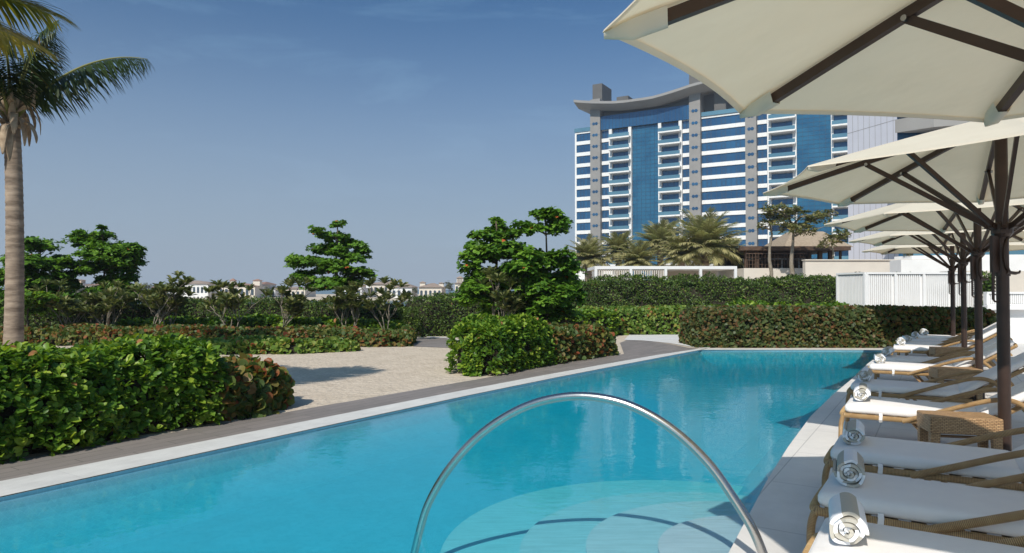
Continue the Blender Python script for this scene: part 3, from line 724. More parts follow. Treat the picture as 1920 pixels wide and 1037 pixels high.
def soft_box(x0, x1, y0, y1, z0, z1, r=.03, nx=24, ny=10, puff=.012, M4=None):
    """a cushion: grid top and bottom with rounded edges and a slight crown"""
    mb = MB(); prof = [(r, 0), (r * .3, r * .3), (0, r), (0, (z1 - z0) - r), (r * .3, (z1 - z0) - r * .3), (r, z1 - z0)]
    def ringpts(ins, z, cr=.045):
        pts = []; a0, a1, b0, b1 = x0 + ins, x1 - ins, y0 + ins, y1 - ins; c = cr
        for (cx, cy, st) in ((a1 - c, b1 - c, 0), (a0 + c, b1 - c, 90), (a0 + c, b0 + c, 180), (a1 - c, b0 + c, 270)):
            for q in range(5):
                a = R(st + 90 * q / 4); pts.append((cx + c * math.cos(a), cy + c * math.sin(a), z))
        return pts
    rings = [ringpts(i, z0 + z) for i, z in prof]
    for f in (.85, .6, .3, .05):
        base = ringpts(r, z1); cx, cy = (x0 + x1) / 2, (y0 + y1) / 2
        rings.append([(cx + (p[0] - cx) * f, cy + (p[1] - cy) * f, z1 + puff * (1 - f ** 3)) for p in base])
    n = len(rings[0]); V = [p for r_ in rings for p in r_]
    if M4 is not None: V = [tuple(M4 @ Vector(p)) for p in V]
    fs = [(i * n + k, i * n + (k + 1) % n, (i + 1) * n + (k + 1) % n, (i + 1) * n + k) for i in range(len(rings) - 1) for k in range(n)]
    fs.append(tuple(range((len(rings) - 1) * n, len(rings) * n))); fs.append(tuple(reversed(range(n))))
    mb.add(V, fs); return mb
SZ = .345                                  # top of the frame
def make_lounger():
    root = thing('sun_lounger', '', 'sun lounger', world=False)
    W = .33
    # seat frame: wrapped rails and cross bars
    mb = MB(); vals = []
    loop = smooth_path([(1.30, -W, .31), (.9, -W, .31), (.12, -W, .31), (.03, -W + .03, .31), (0, -W + .12, .31), (0, W - .12, .31), (.03, W - .03, .31), (.12, W, .31), (.9, W, .31), (1.30, W, .31)], 6)
    vals += ridged(mb, loop, .026)
    o = ring_build(mb, vals, 'seat_frame', root)
    sl = MB()
    for i in range(9): sl.box(.1 + i * .135, .17 + i * .135, -W + .02, W - .02, .312, .330)
    sl.build('seat_slats', M['wicker'], o)
    for s in (-1, 1):
        mb = MB(); vals = ridged(mb, smooth_path([(.05, s * (W - .015), .325), (.02, s * (W - .01), .30), (.0, s * (W - .0), .22), (-.005, s * W, .1), (-.01, s * W, .005)], 5), .024)
        ring_build(mb, vals, 'leg', root)
        mb = MB(); vals = ridged(mb, smooth_path([(.55, s * (W + .02), .30), (.80, s * (W + .045), .40), (1.10, s * (W + .05), .515), (1.30, s * (W + .05), .575), (1.44, s * (W + .05), .575), (1.56, s * (W + .05), .50), (1.72, s * (W + .045), .33), (1.86, s * (W + .03), .16), (1.97, s * (W + .03), .01)], 7), .024)
        ring_build(mb, vals, 'armrest', root)
        mb = MB(); mb.tube([(.62, s * (W - .06), .30), (.86, s * (W - .08), .012)], .017, 8); mb.build('brace', M['wicker'], root)
    # backrest, reclined
    T = Matrix.Translation((1.20, 0, .325)) @ Matrix.Rotation(R(-33), 4, 'Y')
    mb = MB(); pts = [T @ Vector(p) for p in smooth_path([(0, -W + .03, 0), (.4, -W + .03, 0), (.78, -W + .03, 0), (.85, -W + .09, 0), (.85, W - .09, 0), (.78, W - .03, 0), (.4, W - .03, 0), (0, W - .03, 0)], 6)]
    vals = ridged(mb, pts, .024)
    b = ring_build(mb, vals, 'backrest_frame', root)
    sl = MB()
    for i in range(6): sl.box(.06 + i * .13, .14 + i * .13, -W + .05, W - .05, -.008, .010, T)
    sl.build('backrest_slats', M['wicker'], b)
    c1 = soft_box(.03, 1.19, -W + .0, W - .0, SZ - .012, SZ + .078).build('seat_cushion', M['cushion'], root, smooth=True)
    soft_box(.01, .86, -W + .01, W - .01, .028, .105, M4=T).build('back_cushion', M['cushion'], root, smooth=True)
    for xx in (.36,):
        for s in (-1, 1):
            m_ = MB(); m_.tube([(xx, s * (W + .004), SZ + .01), (xx + .004, s * (W + .03), .335), (xx, s * (W + .028), .295), (xx, s * (W + .006), .27)], [.012] * 4, 4, sq=(.35, 1.8)); m_.build('tie', M['cushion'], c1)
    return root
def make_towel(turns=4.2, rad=.088, ln=.34):
    mb = MB(); n = 150; th = rad / turns; V = []; uv = []; arc = 0; pr = None
    tot = turns * 2 * math.pi
    for i in range(n + 1):
        a = tot * i / n; r0 = th * a / (2 * math.pi)
        arc += r0 * tot / n
        wob = 1 + .05 * math.sin(a * 2.3 + 1) * (r0 / rad) + .03 * math.sin(a * 5.1)
        for (rr, y0) in ((max(0, r0 - th * .78), 0), (r0, 0), (r0, 1), (max(0, r0 - th * .78), 1)):
            ex = .011 * math.sin(a * 1.7 + 2 * y0) + .010 * (1 - r0 / rad) - .006 * math.sin(a * 3.3)
            y = (-ln / 2 - ex) if y0 == 0 else (ln / 2 + ex)
            rr_ = rr * wob
            z = rr_ * math.sin(-a + 1.2)
            V.append((rr_ * math.cos(-a + 1.2) * 1.02, y, z * (.96 if z > 0 else .9) + rad * .9)); uv.append((arc, y0))
    fs = []
    for i in range(n):
        b = i * 4; c = b + 4
        for k in range(4): fs.append((b + k, b + (k + 1) % 4, c + (k + 1) % 4, c + k))
    fs += [(0, 1, 2, 3), (n * 4 + 3, n * 4 + 2, n * 4 + 1, n * 4)]
    mb.add(V, fs); mb.uv = uv
    o = mb.build('rolled_towel', M['towel'], smooth=True); o.data.set_sharp_from_angle(angle=R(38)); return o
def make_table():
    root = thing('side_table', '', 'side table', world=False)
    a, b, h = .29, .18, .46
    t = MB(); t.prism([(-a, -b), (a, -b), (a, b), (-a, b)], h - .15, h)
    t.build('table_top', M['wicker'], root, bevel=.012)
    for sx in (-1, 1):
        for sy in (-1, 1):
            l = MB(); x, y = sx * (a - .045), sy * (b - .04)
            v = [(x - .04, y - .035, h - .148), (x + .04, y - .035, h - .148), (x + .04, y + .035, h - .148), (x - .04, y + .035, h - .148),
                 (x - .03 - sx * -.01, y - .028, .004), (x + .03 + sx * .01, y - .028, .004), (x + .03 + sx * .01, y + .028, .004), (x - .03 + sx * .01, y + .028, .004)]
            l.add(v, [(0, 1, 2, 3), (7, 6, 5, 4), (0, 4, 5, 1), (1, 5, 6, 2), (2, 6, 7, 3), (3, 7, 4, 0)])
            l.build('leg', M['wicker'], root, bevel=.006)
    br = MB()
    for s in (-1, 1): br.tube([(-a + .09, s * (b - .04), h - .175), (a - .09, s * (b - .04), h - .175)], .013, 8)
    br.build('stretcher', M['cane'], root)
    return root
# (t, n of foot end, label)
LG = [(3.60, -.55, 'nearest sun lounger, white cushion on a cane frame, cropped by the bottom right corner'),
      (4.66, -.64, 'second sun lounger from the camera, white cushion on a cane frame'),
      (5.88, -.73, 'third sun lounger from the camera, the last before the nearest wicker table'),
      (8.12, -.87, 'fourth sun lounger, white cushion, just behind the nearest wicker table'),
      (9.85, -.98, 'fifth sun lounger, white cushion, the last before the middle wicker table'),
      (12.45, -.98, 'sixth sun lounger, white cushion, just behind the middle wicker table'),
      (13.75, -.94, 'seventh sun lounger, white cushion, the last before the farthest wicker table'),
      (16.65, -.86, 'eighth sun lounger, just behind the farthest wicker table'),
      (17.75, -.78, 'ninth sun lounger, third from the hedge end of the row'),
      (18.95, -.66, 'tenth sun lounger, second from the hedge end of the row'),
      (20.6, -.50, 'farthest sun lounger, right against the red and green hedge')]
NRM = math.atan2(-.53, .848)
l0 = make_lounger(); tws = [make_towel(4.2, .088, .34), make_towel(4.7, .092, .33), make_towel(3.8, .084, .35)]; used_tw = set()
ords = ['nearest', 'second', 'third', 'fourth', 'fifth', 'sixth', 'seventh', 'eighth', 'ninth', 'tenth', 'farthest']
TWR = [R(8), R(6), R(5), R(4), R(1), R(7), R(-4), R(5), R(10), R(0), R(8)]
for i, (t, nn, lab) in enumerate(LG):
    x, y = RT(t, nn)
    o = l0 if i == 0 else copy_tree(l0)
    rz = NRM + R([0, -1, .5, .5, -.5, 1.5, 0, 2, 1, -1, 1][i])
    o.location = (x, y, 0); o.rotation_euler = (0, 0, rz)
    tag(o, lab, 'sun lounger', 'sun loungers in a row beside the pool')
    w_ = tws[i % 3]
    if i >= 3: w_ = w_.copy(); col.objects.link(w_)
    x2, y2 = RT(t + .01, nn + .165)
    w_.location = (x2, y2, SZ + .083); w_.rotation_euler = (0, 0, NRM + TWR[i])
    tag(w_, ('rolled white and beige striped towel on the foot of the %s lounger' % ords[i]), 'towel', 'rolled towels on the lounger feet')
TB = [(7.44, .14, 'nearest wicker side table, below the second parasol'), (11.83, .19, 'middle wicker side table, below the third parasol'), (15.95, .15, 'farthest wicker side table, below the fourth parasol')]
t0 = make_table()
for i, (t, nn, lab) in enumerate(TB):
    x, y = RT(t, nn); o = t0 if i == 0 else copy_tree(t0)
    o.location = (x, y, 0.004); o.rotation_euler = (0, 0, R([-13, -12, -14][i])); tag(o, lab, 'side table', 'wicker side tables between the loungers')

# ================================================================== HANDRAIL
pl0 = Vector(G(787, 995, -.022)); pl1 = Vector(G(1446, 1085, 0))
hd = (pl1 - pl0); hd.z = 0; nv = Vector((-hd.y, hd.x, 0)).normalized()
def on_plane(px, py):
    r = Vector(ray(px, py)); o_ = Vector((0, 0, H)); k = (pl0 - o_).dot(nv) / r.dot(nv); return o_ + r * k
arc = [on_plane(*p) for p in ((787, 995), (803, 945), (836, 887), (885, 829), (940, 786), (1003, 756), (1075, 743), (1147, 750), (1211, 774), (1273, 815), (1331, 872), (1378, 938), (1410, 990), (1430, 1037), (1446, 1085))]
first = arc[0] + (arc[0] - arc[1]) * 1.0; first2 = Vector((arc[0].x - .07, arc[0].y + .03, -.28)); first3 = Vector((arc[0].x - .15, arc[0].y + .05, ZF))
ctrl = [first3, first2] + arc
rl = thing('pool_handrail', 'arched stainless steel handrail over the curved pool steps', 'handrail', tuple(arc[-1]))
mb = MB(); mb.tube(smooth_path(ctrl, 8), .0265, 24); mb.build('rail', M['steel'], rl, smooth=True)
mb = MB(); e = arc[-1]; mb.tube([(e.x, e.y, .006), (e.x, e.y, .02), (e.x, e.y, .028)], [.055, .055, .03], 24); mb.build('floor_flange', M['steel'], rl, smooth=False)
mb = MB(); mb.tube([(first3.x, first3.y, ZF + .002), (first3.x, first3.y, ZF + .02)], [.055, .05], 24); mb.build('floor_flange', M['steel'], rl, smooth=False)

# ================================================================== HEDGES
def rp(t0_, t1_, n0, n1, k=4): return [RT(t0_ + (t1_ - t0_) * i / k, n0 + (n1 - n0) * i / k) for i in range(k + 1)]
# centreline orders run so that the 'front' side (c = -w/2, right-hand side of travel) faces the pool / camera
hedge('leafy_hedge', 'big glossy bright green hedge in the left foreground beside the plank path', rp(-1.5, 5.2, -8.30, -8.08), 1.6, [1.10, 1.12, 1.13, 1.08, .98], 'rosette', 290, .098, M['lf_bright'], amp=.12, back=.5, wid=.82)
hedge('sea_grape_bush', 'red and green round-leaved bush at the end of the left foreground hedge', rp(4.95, 6.4, -8.0, -7.85, 3), [1.35, 1.3, 1.15, .8], [.86, .84, .80, .70], 'round', 640, .115, M['lf_grape'], amp=.13, cat='bush')
hedge('leafy_hedge', 'bright green rounded hedge between the sand and the middle of the pool edge', [RT(10.35, -7.35), RT(11.2, -7.6), RT(12.1, -7.8), RT(13.0, -7.85)], [.85, 1.35, 1.7, 1.75], [1.0, 1.06, 1.08, 1.04], 'rosette', 230, .09, M['lf_bright'], amp=.09, wid=.82)
hedge('sea_grape_bush', 'red-tinged round-leaved hedge joining the green hedge at the middle of the pool edge', rp(12.8, 15.7, -7.65, -7.45), 1.45, [.90, .90, .86, .80, .70], 'round', 560, .095, M['lf_grape'], amp=.09)
hedge('clipped_hedge', 'long clipped red and green hedge behind the far end of the pool', [(5.05, 19.75), (8, 19.75), (11, 19.75), (13.4, 19.7)], 2.0, [1.15, 1.17, 1.17, 1.14], 'round', 600, .088, M['lf_grapefar'], amp=.035)
hedge('clipped_hedge', 'yellow-green round-leaved hedge above the pale path, left of the clipped red hedge', [G(1050, 629)[:2], G(1130, 626)[:2], G(1210, 625)[:2], G(1330, 625)[:2]], 1.8, [1.0, 1.05, 1.05, 1.08], 'round', 330, .10, M['lf_grapegreen'], amp=.09)
hedge('leafy_hedge', 'low bright green hedge showing above the clipped red hedge', [(6.2, 22.6), (8, 22.7), (11.2, 22.8)], 1.3, [1.12, 1.22, 1.16], 'rosette', 60, .13, M['lf_bright'], amp=.10)
hedge('leafy_hedge', 'bright green hedge rising behind the middle pool-edge hedge', [G(1000, 636)[:2], G(1060, 633)[:2], G(1130, 628)[:2]], 1.6, [1.0, 1.02, .95], 'rosette', 70, .12, M['lf_bright'], amp=.10)
hedge('tall_hedge', 'tall dark green hedge running from the big tree to the white louvred screen', [(1.5, 27.6), (5, 27.9), (9, 27.9), (13.4, 27.3)], 1.6, [2.1, 2.28, 2.2, 2.3], 'simple', 620, .09, M['lf_dark'], amp=.2, back=.15)
hedge('tall_hedge', 'dark green rounded hedge beside the little timber path, left of the big tree', [G(765, 630)[:2], G(810, 628)[:2], G(880, 626)[:2], G(960, 624)[:2]], 1.8, [1.34, 1.56, 1.54, 1.45], 'simple', 640, .08, M['lf_dark'], amp=.13, back=.15)
hedge('tall_hedge', 'long dark green hedge along the shore at the left', [(-21, 25.5), (-14, 25.6), (-8, 25.6), (-3.7, 25.4)], 1.6, [1.36, 1.40, 1.38, 1.12], 'simple', 520, .095, M['lf_dark'], amp=.15, back=.15)
hedge('leafy_hedge', 'upright bright green shrubs in front of the long dark shore hedge', [(-12.8, 22.4), (-9, 22.3), (-6.2, 22.2), (-3.6, 22.2)], 1.3, [.66, .78, .74, .60], 'rosette', 80, .13, M['lf_bright'], amp=.08)
hedge('sea_grape_hedge', 'long low red-brown and green hedge across the far side of the sand', [(-17, 20.4), (-12, 20.2), (-8, 19.9), (-5.5, 19.8), (-2.9, 20.0)], 1.7, [.60, .60, .58, .56, .50], 'round', 420, .10, M['lf_grape'], amp=.08)
hedge('sea_grape_hedge', 'low grey-green round-leaved hedge edging the sand', [(-9.6, 17.6), (-7.5, 17.4), (-5.6, 17.6), (-4.2, 18.2)], [1.4, 1.4, 1.4, 1.0], [.45, .45, .42, .34], 'round', 420, .10, M['lf_grapegreen'], amp=.07)

# ================================================================== TREES
d = 22.5
pad_tree('sea_almond_tree', 'dark layered tree just right of the coconut palm trunk', G(70, 617), D(75, 462, d), pads_px([(72, 465, 36, 12), (40, 490, 44, 16), (105, 492, 34, 14), (25, 520, 45, 16), (92, 525, 34, 15), (60, 548, 60, 20), (30, 570, 50, 18), (90, 575, 40, 16), (110, 545, 30, 16), (55, 505, 60, 18)], d), 250, .125, M['lf_tree'], .06, 'layered trees along the shore')
d = 23.5
pad_tree('sea_almond_tree', 'layered green tree with a thin spire, left of the white arcaded villa', D(205, 620, d), D(190, 424, d), pads_px([(190, 428, 7, 4), (178, 446, 34, 9), (220, 464, 46, 9), (160, 455, 22, 8), (200, 482, 60, 13), (240, 470, 32, 8), (195, 505, 58, 13), (225, 530, 36, 14), (195, 545, 30, 13), (240, 545, 26, 12)], d), 300, .12, M['lf_tree'], .05, 'layered trees along the shore')
d = 22.5
pad_tree('sea_almond_tree', 'layered green tree standing alone in the middle of the shore hedge', D(632, 612, d), D(632, 418, d), pads_px([(634, 421, 13, 5), (595, 433, 14, 5), (622, 446, 30, 8), (655, 462, 30, 8), (605, 470, 36, 9), (660, 482, 36, 10), (590, 492, 44, 11), (635, 505, 46, 13), (680, 510, 24, 9), (570, 517, 26, 8), (610, 530, 44, 14), (655, 532, 26, 10)], d), 330, .11, M['lf_tree'], .055, 'layered trees along the shore')
d = 17.5
pad_tree('sea_almond_tree', 'broad large-leaved tree with the tall rounded crown left of the apartment tower', D(935, 622, d), D(930, 415, d), pads_px([(932, 418, 16, 10), (905, 445, 30, 14), (950, 440, 34, 16), (885, 475, 26, 18), (930, 480, 50, 20), (985, 490, 40, 18), (900, 515, 42, 18), (950, 520, 50, 20), (925, 548, 54, 18), (900, 560, 40, 20), (950, 575, 44, 20), (885, 540, 26, 18)], d), 240, .13, M['lf_tree'], .06, 'layered trees along the shore')
d = 16.8
pad_tree('sea_almond_tree', 'tree with an umbrella-shaped top on a bare stem, right of the broad tree', D(1022, 628, d), D(1022, 408, d), pads_px([(1025, 408, 36, 12), (1000, 428, 28, 10), (1052, 428, 24, 12), (1000, 492, 50, 18), (1050, 500, 32, 24), (1010, 530, 60, 22), (1050, 548, 34, 20), (985, 560, 44, 22), (1030, 570, 44, 20), (1055, 585, 34, 18), (1000, 592, 40, 16), (1075, 555, 18, 20)], d), 300, .12, M['lf_tree'], .05, 'layered trees along the shore')
pad_tree('small_tree', 'small round-topped young tree beside the base of the coconut palm', D(52, 622, 20.5), D(52, 572, 20.5), pads_px([(45, 566, 26, 8), (75, 560, 26, 8), (60, 572, 30, 7)], 20.5), 170, .13, M['lf_bright'], .04)

def frangipani(label, px, d, hpx, spread, n=10, seed=0, size=.27, py=560):
    random.seed(seed); base = D(px, 610, d); base = (base[0], base[1], 0)
    hh = D(px, hpx, d)[2] * 1.27
    t = thing('frangipani_shrub', label, 'shrub', base, group='frangipani shrubs with bare grey stems')
    st = MB(); tips = []
    def grow(p, dr, ln, r, lv):
        e = p + dr * ln; st.tube(jag(p, e, 4, .04), [r, r * .95, r * .9, r * .85, r * .8], 6)
        if lv == 1 and random.random() < .7: tips.append((e, dr))
        if lv == 0: tips.append((e, dr)); return
        for i in range(3 if lv > 1 else 2):
            a = random.random() * 6.28; nd = (dr + Vector((math.cos(a), math.sin(a) * .8, 0)) * random.uniform(.45, .8) * spread + Vector((0, 0, .15))).normalized(); grow(e, nd, ln * random.uniform(.45, .95), r * .72, lv - 1)
    for k in range(4):
        a = random.random() * 6.28
        grow(Vector(base), (Vector((math.cos(a) * .45 * spread, math.sin(a) * .35, 1))).normalized(), hh * random.uniform(.28, .42), .018, 2)
    st.build('stems', M['palebark'], t, smooth=True)
    P, A, NN = [], [], []
    for e, dr in tips:
        for i in range(n):
            a = random.random() * 6.28; v = (Vector((math.cos(a), math.sin(a), random.uniform(-.25, 1.2))) + dr * .7).normalized()
            P.append(tuple(e)); A.append(tuple(v)); NN.append(tuple((Vector((0, 0, 1)) + dr * .3 + Vector((random.gauss(0, .25), random.gauss(0, .25), 0))).normalized()))
    leaf_mesh('leaves', np.array(P), np.array(A), np.array(NN), size * (.7 + .5 * rng.random(len(P))), T_OBO, M['lf_frangi'], t, None, .5)
for i, (px, d, hpx, sp, lab) in enumerate([(128, 20.9, 552, 1.0, 'frangipani shrub nearest the coconut palm, below the tan tower villa'),
        (172, 21.2, 560, .8, 'frangipani shrub below the tree with the thin spire, left one of the pair'), (205, 21.0, 555, .9, 'frangipani shrub below the tree with the thin spire, right one of the pair'),
        (282, 20.9, 545, 1.1, 'grey-stemmed frangipani between the layered tree and the white arcaded villa'), (315, 21.4, 552, .8, 'small frangipani leaning right below the white arcaded villa'),
        (432, 20.9, 535, 1.25, 'widest frangipani, bare pale stems, below the villa with the cupola'), (527, 21.0, 548, 1.0, 'frangipani left of the lone layered tree'),
        (655, 21.3, 545, .9, 'frangipani right of the lone layered tree'), (725, 21.4, 540, .9, 'frangipani at the gap where the pink-roofed villas show'), (925, 16.6, 538, .8, 'dull green frangipani at the foot of the broad large-leaved tree')]):
    frangipani(lab, px, d, hpx, sp, 20, 40 + i)
random.seed(21)

# ------------------------------------------------------------------ coconut palm at the left
def coconut(label, base, top, r0, r1, fr, mat, leafl, w=.045, sheath=True, hang=.8):
    t = thing('coconut_palm', label, 'palm tree', base)
    b, e = Vector(base), Vector(top); Lt = (e - b).length; m = int(Lt / .028); pts = []; rad = []
    for i in range(m + 1):
        f = i / m; p = b.lerp(e, f) + Vector((.10 * math.sin(f * 2.2), 0, 0)) * 1
        pts.append(p); rr = r0 + (r1 - r0) * f ** .8 + (.05 * math.exp(-f * 16))
        rad.append(rr * (1 + (.028 if (i % 5) == 0 else -.004 * (i % 5)) + random.uniform(-.006, .006)))
    mb = MB(); mb.tube(pts, rad, 20); mb.build('trunk', M['trunk'], t, smooth=True); e = pts[-1]
    mbp, P, A, NN, S, RN = [], [], [], [], [], []
    for (yaw, p0, Lf, dr, rn0, tilt) in fr:
        f0 = e + Vector((math.cos(R(yaw)) * .1, math.sin(R(yaw)) * .1, .15))
        frond(mbp, P, A, NN, S, RN, f0, R(yaw), R(p0), Lf, R(dr), leafl, 84, hang=hang, tilt=tilt, rmin=.2, rn0=rn0)
    leaflets('fronds', P, A, NN, S, RN, w, mat, t)
    rb = MB()
    for pts_ in mbp: rb.tube(pts_, [.038 * (1 - .85 * i / (len(pts_) - 1)) for i in range(len(pts_))], 6)
    rb.build('frond_stems', M['frond_stem'], t, smooth=True)
    if sheath:
        sh = MB()
        for i in range(26):
            a = random.random() * 6.28; z = random.uniform(-.25, .45); dr = Vector((math.cos(a), math.sin(a), 0))
            p0 = e + Vector((0, 0, z)) + dr * r1 * .8; L_ = random.uniform(.25, .6); out = random.uniform(.15, .35)
            sgn = 1 if z > .1 and random.random() < .5 else -1
            p1 = p0 + dr * out * .6 + Vector((0, 0, .12)); p2 = p0 + dr * out + Vector((0, 0, sgn * L_ * .4)); p3 = p0 + dr * (out * 1.05) + Vector((0, 0, sgn * L_))
            sh.tube(smooth_path([p0, p1, p2, p3], 4), [.05, .055, .06, .06, .06, .055, .05, .05, .045, .04, .03, .02, .01], 6, sq=(.25, 1.3))
        for i in range(16):
            a = random.random() * 6.28; dr = Vector((math.cos(a), math.sin(a), 0)); z = random.uniform(-.1, .25)
            sh.tube([e + dr * r1 * .5 + Vector((0, 0, z)), e + dr * (r1 + .06) + Vector((0, 0, z + .25)), e + dr * (r1 + .12) + Vector((0, 0, z + .45))], [.07, .05, .01], 6, sq=(.4, 1.2))
        sh.build('dry_sheaths', M['dry_leaf'], t, smooth=True)
    return t
M['frond_stem'] = pbr('frond_stem', (.20, .19, .05), (.14, .15, .03), 4, .5)
d = 12.8
b_ = D(24, 700, d); top_ = D(14, 232, d)
coconut('coconut palm with a ringed pale trunk at the left edge of the view', (b_[0], b_[1], 0), top_, .165, .135,
        [(4, 50, 2.75, 66, .35, .2), (-60, 72, 1.9, 95, .3, 0), (95, 70, 2.0, 70, .3, 0), (130, 50, 2.4, 90, .4, 0), (175, 40, 2.4, 80, .4, 0), (225, 60, 2.4, 80, .5, 0), (280, 62, 2.4, 85, .5, 0), (330, 74, 2.3, 80, .55, 0), (90, 80, 2.4, 50, .5, 0), (200, 80, 2.4, 60, .5, 0)],
        M['lf_palmdark'], .72, .05, hang=1.25)
# nearer palm whose trunk stands left of the frame; only its fronds hang into view
coconut('nearer coconut palm whose yellow-green fronds hang into the top left corner', (-6.95, 6.3, 0), (-6.8, 6.2, 4.4), .16, .13,
        [(62, 40, 2.6, 35, .7, .1), (84, 14, 2.8, 20, .75, .1), (100, 28, 2.9, 36, .7, .0), (72, 24, 2.6, 30, .6, 0), (45, 62, 2.3, 60, .5, 0), (112, 8, 2.8, 40, .6, 0), (150, 50, 2.7, 80, .5, 0), (200, 40, 2.7, 80, .5, 0), (250, 45, 2.2, 80, .5, 0), (40, 75, 2.4, 60, .5, 0), (200, 78, 2.6, 60, .5, 0)],
        M['lf_palm'], .9, .048, hang=.15)

# ------------------------------------------------------------------ date palms behind the pergola
def date_palm(label, px, py, d, rpx, seed, zb=0):
    random.seed(seed); c = Vector(D(px, py, d)); base = (c.x, c.y, zb)
    t = thing('date_palm', label, 'palm tree', base, group='date palms in front of the tower')
    mb = MB(); n = 30; pts = [Vector(base).lerp(c, i / n) for i in range(n + 1)]; mb.tube(pts, [(.26 + .03 * (i % 2)) for i in range(n + 1)], 10); mb.build('trunk', M['trunk'], t)
    Lf = rpx * d / F * 1.32; mbp, P, A, NN, S, RN = [], [], [], [], [], []
    for i in range(62):
        yaw = i * 2.399; el = R(84 - 96 * (i / 61) ** .8 + random.uniform(-6, 6))
        frond(mbp, P, A, NN, S, RN, c, yaw, el, Lf * random.uniform(.85, 1.1), R(38 + random.uniform(-10, 15)), Lf * .30, 48, hang=.08, rmin=.12, rn0=.55)
    leaflets('fronds', P, A, NN, S, RN, .075, M['lf_date'], t)
    rb = MB()
    for p_ in mbp: rb.tube(p_[::4] + [p_[-1]], [.03, .025, .02, .012, .005][:len(p_[::4]) + 1] if len(p_[::4]) + 1 <= 5 else [.02] * (len(p_[::4]) + 1), 4)
    rb.build('frond_stems', M['frond_stem'], t)
for i, (px, py, d, r_, lab) in enumerate([(1103, 487, 52, 36, 'leftmost date palm, just right of the umbrella-shaped tree'), (1160, 474, 58, 34, 'date palm below the left balcony column of the tower'), (1196, 492, 50, 34, 'low bushy date palm second from left balcony column'),
        (1238, 462, 60, 42, 'date palm in front of the glass curtain wall of the tower'), (1277, 480, 50, 34, 'low date palm between the two tallest date palms'), (1322, 468, 50, 60, 'largest date palm, right of the others'), (1362, 486, 56, 36, 'rightmost date palm, next to the timber restaurant')]):
    date_palm(lab, px, py, d, r_, 60 + i)
random.seed(5)

# ================================================================== APARTMENT TOWER
A0 = Vector((18.6, 202.0)); dv = Vector((.867, -.499)).normalized(); rotz = math.atan2(dv.y, dv.x)
def tu(px, off=0):
    a = A0 + Vector((dv.y, -dv.x)) * off; k = (px - 960) / F; return (k * a.y - a.x) / (dv.x - k * dv.y)
def tz(px, py, off=0):
    u = tu(px, off); y = A0.y - dv.x * off + dv.y * u; return D(px, py, y)[2]
ZT, FH = 48.2, 3.3
tower = thing('apartment_tower', 'tall blue glass and white apartment tower with grey columns and a curved roof', 'building', (A0.x, A0.y, 0), rotz, world=False)
def P(mb, name, mat, parent=tower, **k): return mb.build(name, mat, parent, **k)
uE = tu(1640); NF = 12
m = MB(); m.box(0, uE, .6, 24, 0, ZT - .3); P(m, 'wall', M['white_wall'])
# bays
def window(u0, u1, zt_, zb_, y=.25, mull=1.3, mat='glass_blue', sash=True):
    mb = MB(); mb.box(u0, u1, y, y + .3, zb_, zt_); mb.cur = 1
    k = max(1, int(round((u1 - u0) / mull)))
    for i in range(1, k):
        x = u0 + (u1 - u0) * i / k; mb.box(x - .05, x + .05, y - .05, y + .1, zb_ + .001, zt_ - .001)
    if sash:
        for i in range(k):
            if k < 4 or i % 3 == 1:
                x0 = u0 + (u1 - u0) * (i + .12) / k; x1 = u0 + (u1 - u0) * (i + .88) / k; z0 = zb_ + .3; z1 = zb_ + (zt_ - zb_) * .72
                mb.box(x0, x1, y - .04, y + .05, z1 - .09, z1); mb.box(x0, x1, y - .04, y + .05, z0, z0 + .09)
                mb.box(x0, x0 + .1, y - .045, y + .05, z0, z1); mb.box(x1 - .1, x1, y - .045, y + .05, z0, z1)
    return P(mb, 'window', [M[mat], M['mullion']])
for (p0, p1) in ((1078.5, 1109), (1129, 1143.5), (1281, 1295.5), (1317, 1400), (1422, 1440)):
    u0, u1 = tu(p0), tu(p1)
    for f in range(NF):
        zt_ = ZT - .55 - f * FH; window(u0 + (.5 if p0 < 1100 else 0), u1, zt_, zt_ - 2.25)
    for f in range(NF + 1):
        fr = MB(); zc = ZT - .55 - f * FH; fr.box(u0 + (.5 if p0 < 1100 else 0), u1, -.02, .55, zc, zc + 1.05 if f else zc + .55); P(fr, 'spandrel', M['white_wall'])
    if p0 < 1100: fr = MB(); fr.box(u0, u0 + .5, -.03, .55, ZT - FH * NF, ZT); P(fr, 'corner_pier', M['white_wall'])
# grey columns with round windows
for (p0, p1) in ((1110, 1128.5), (1295.5, 1316.5), (1400.5, 1421.5)):
    u0, u1 = tu(p0), tu(p1); mb = MB(); zt_ = 57.0 if p0 < 1390 else ZT + 2
    mb.box(u0, u1, -1.1, 3, 0, zt_); c_ = P(mb, 'column', M['grey_stone'])
    ln = MB()
    for f in range(0, 15, 1):
        z = ZT + 1.6 - f * FH
        if z < zt_: ln.box(u0 - .01, u1 + .01, -1.115, -1.09, z, z + .07)
    ln.build('joint', M['dark_stone'], c_)
    for f in range(NF + 1):
        z = ZT - 1.7 - (f - 1) * FH
        pr = MB()
        for q in (.36, .64):
            x = u0 + (u1 - u0) * q; pr.tube([(x, -1.2, z), (x, -1.05, z)], .42, 14)
        pr.build('porthole', M['glass_blue'], c_)
# glazed curtain walls
for (p0, p1) in ((1186, 1236), (1496, 1561)):
    u0, u1 = tu(p0), tu(p1); mb = MB(); z1 = ZT - .4; z0 = 4
    mb.box(u0, u1, .3, .58, z0, z1); mb.cur = 1
    k = int(round((u1 - u0) / 1.35))
    for i in range(1, k): x = u0 + (u1 - u0) * i / k; mb.box(x - .03, x + .03, .25, .4, z0, z1)
    z = z1 - 1.1
    while z > z0: mb.box(u0, u1, .26, .4, z - .03, z + .03); z -= 1.1
    P(mb, 'curtain_wall', [M['glass_teal'], M['mullion']])
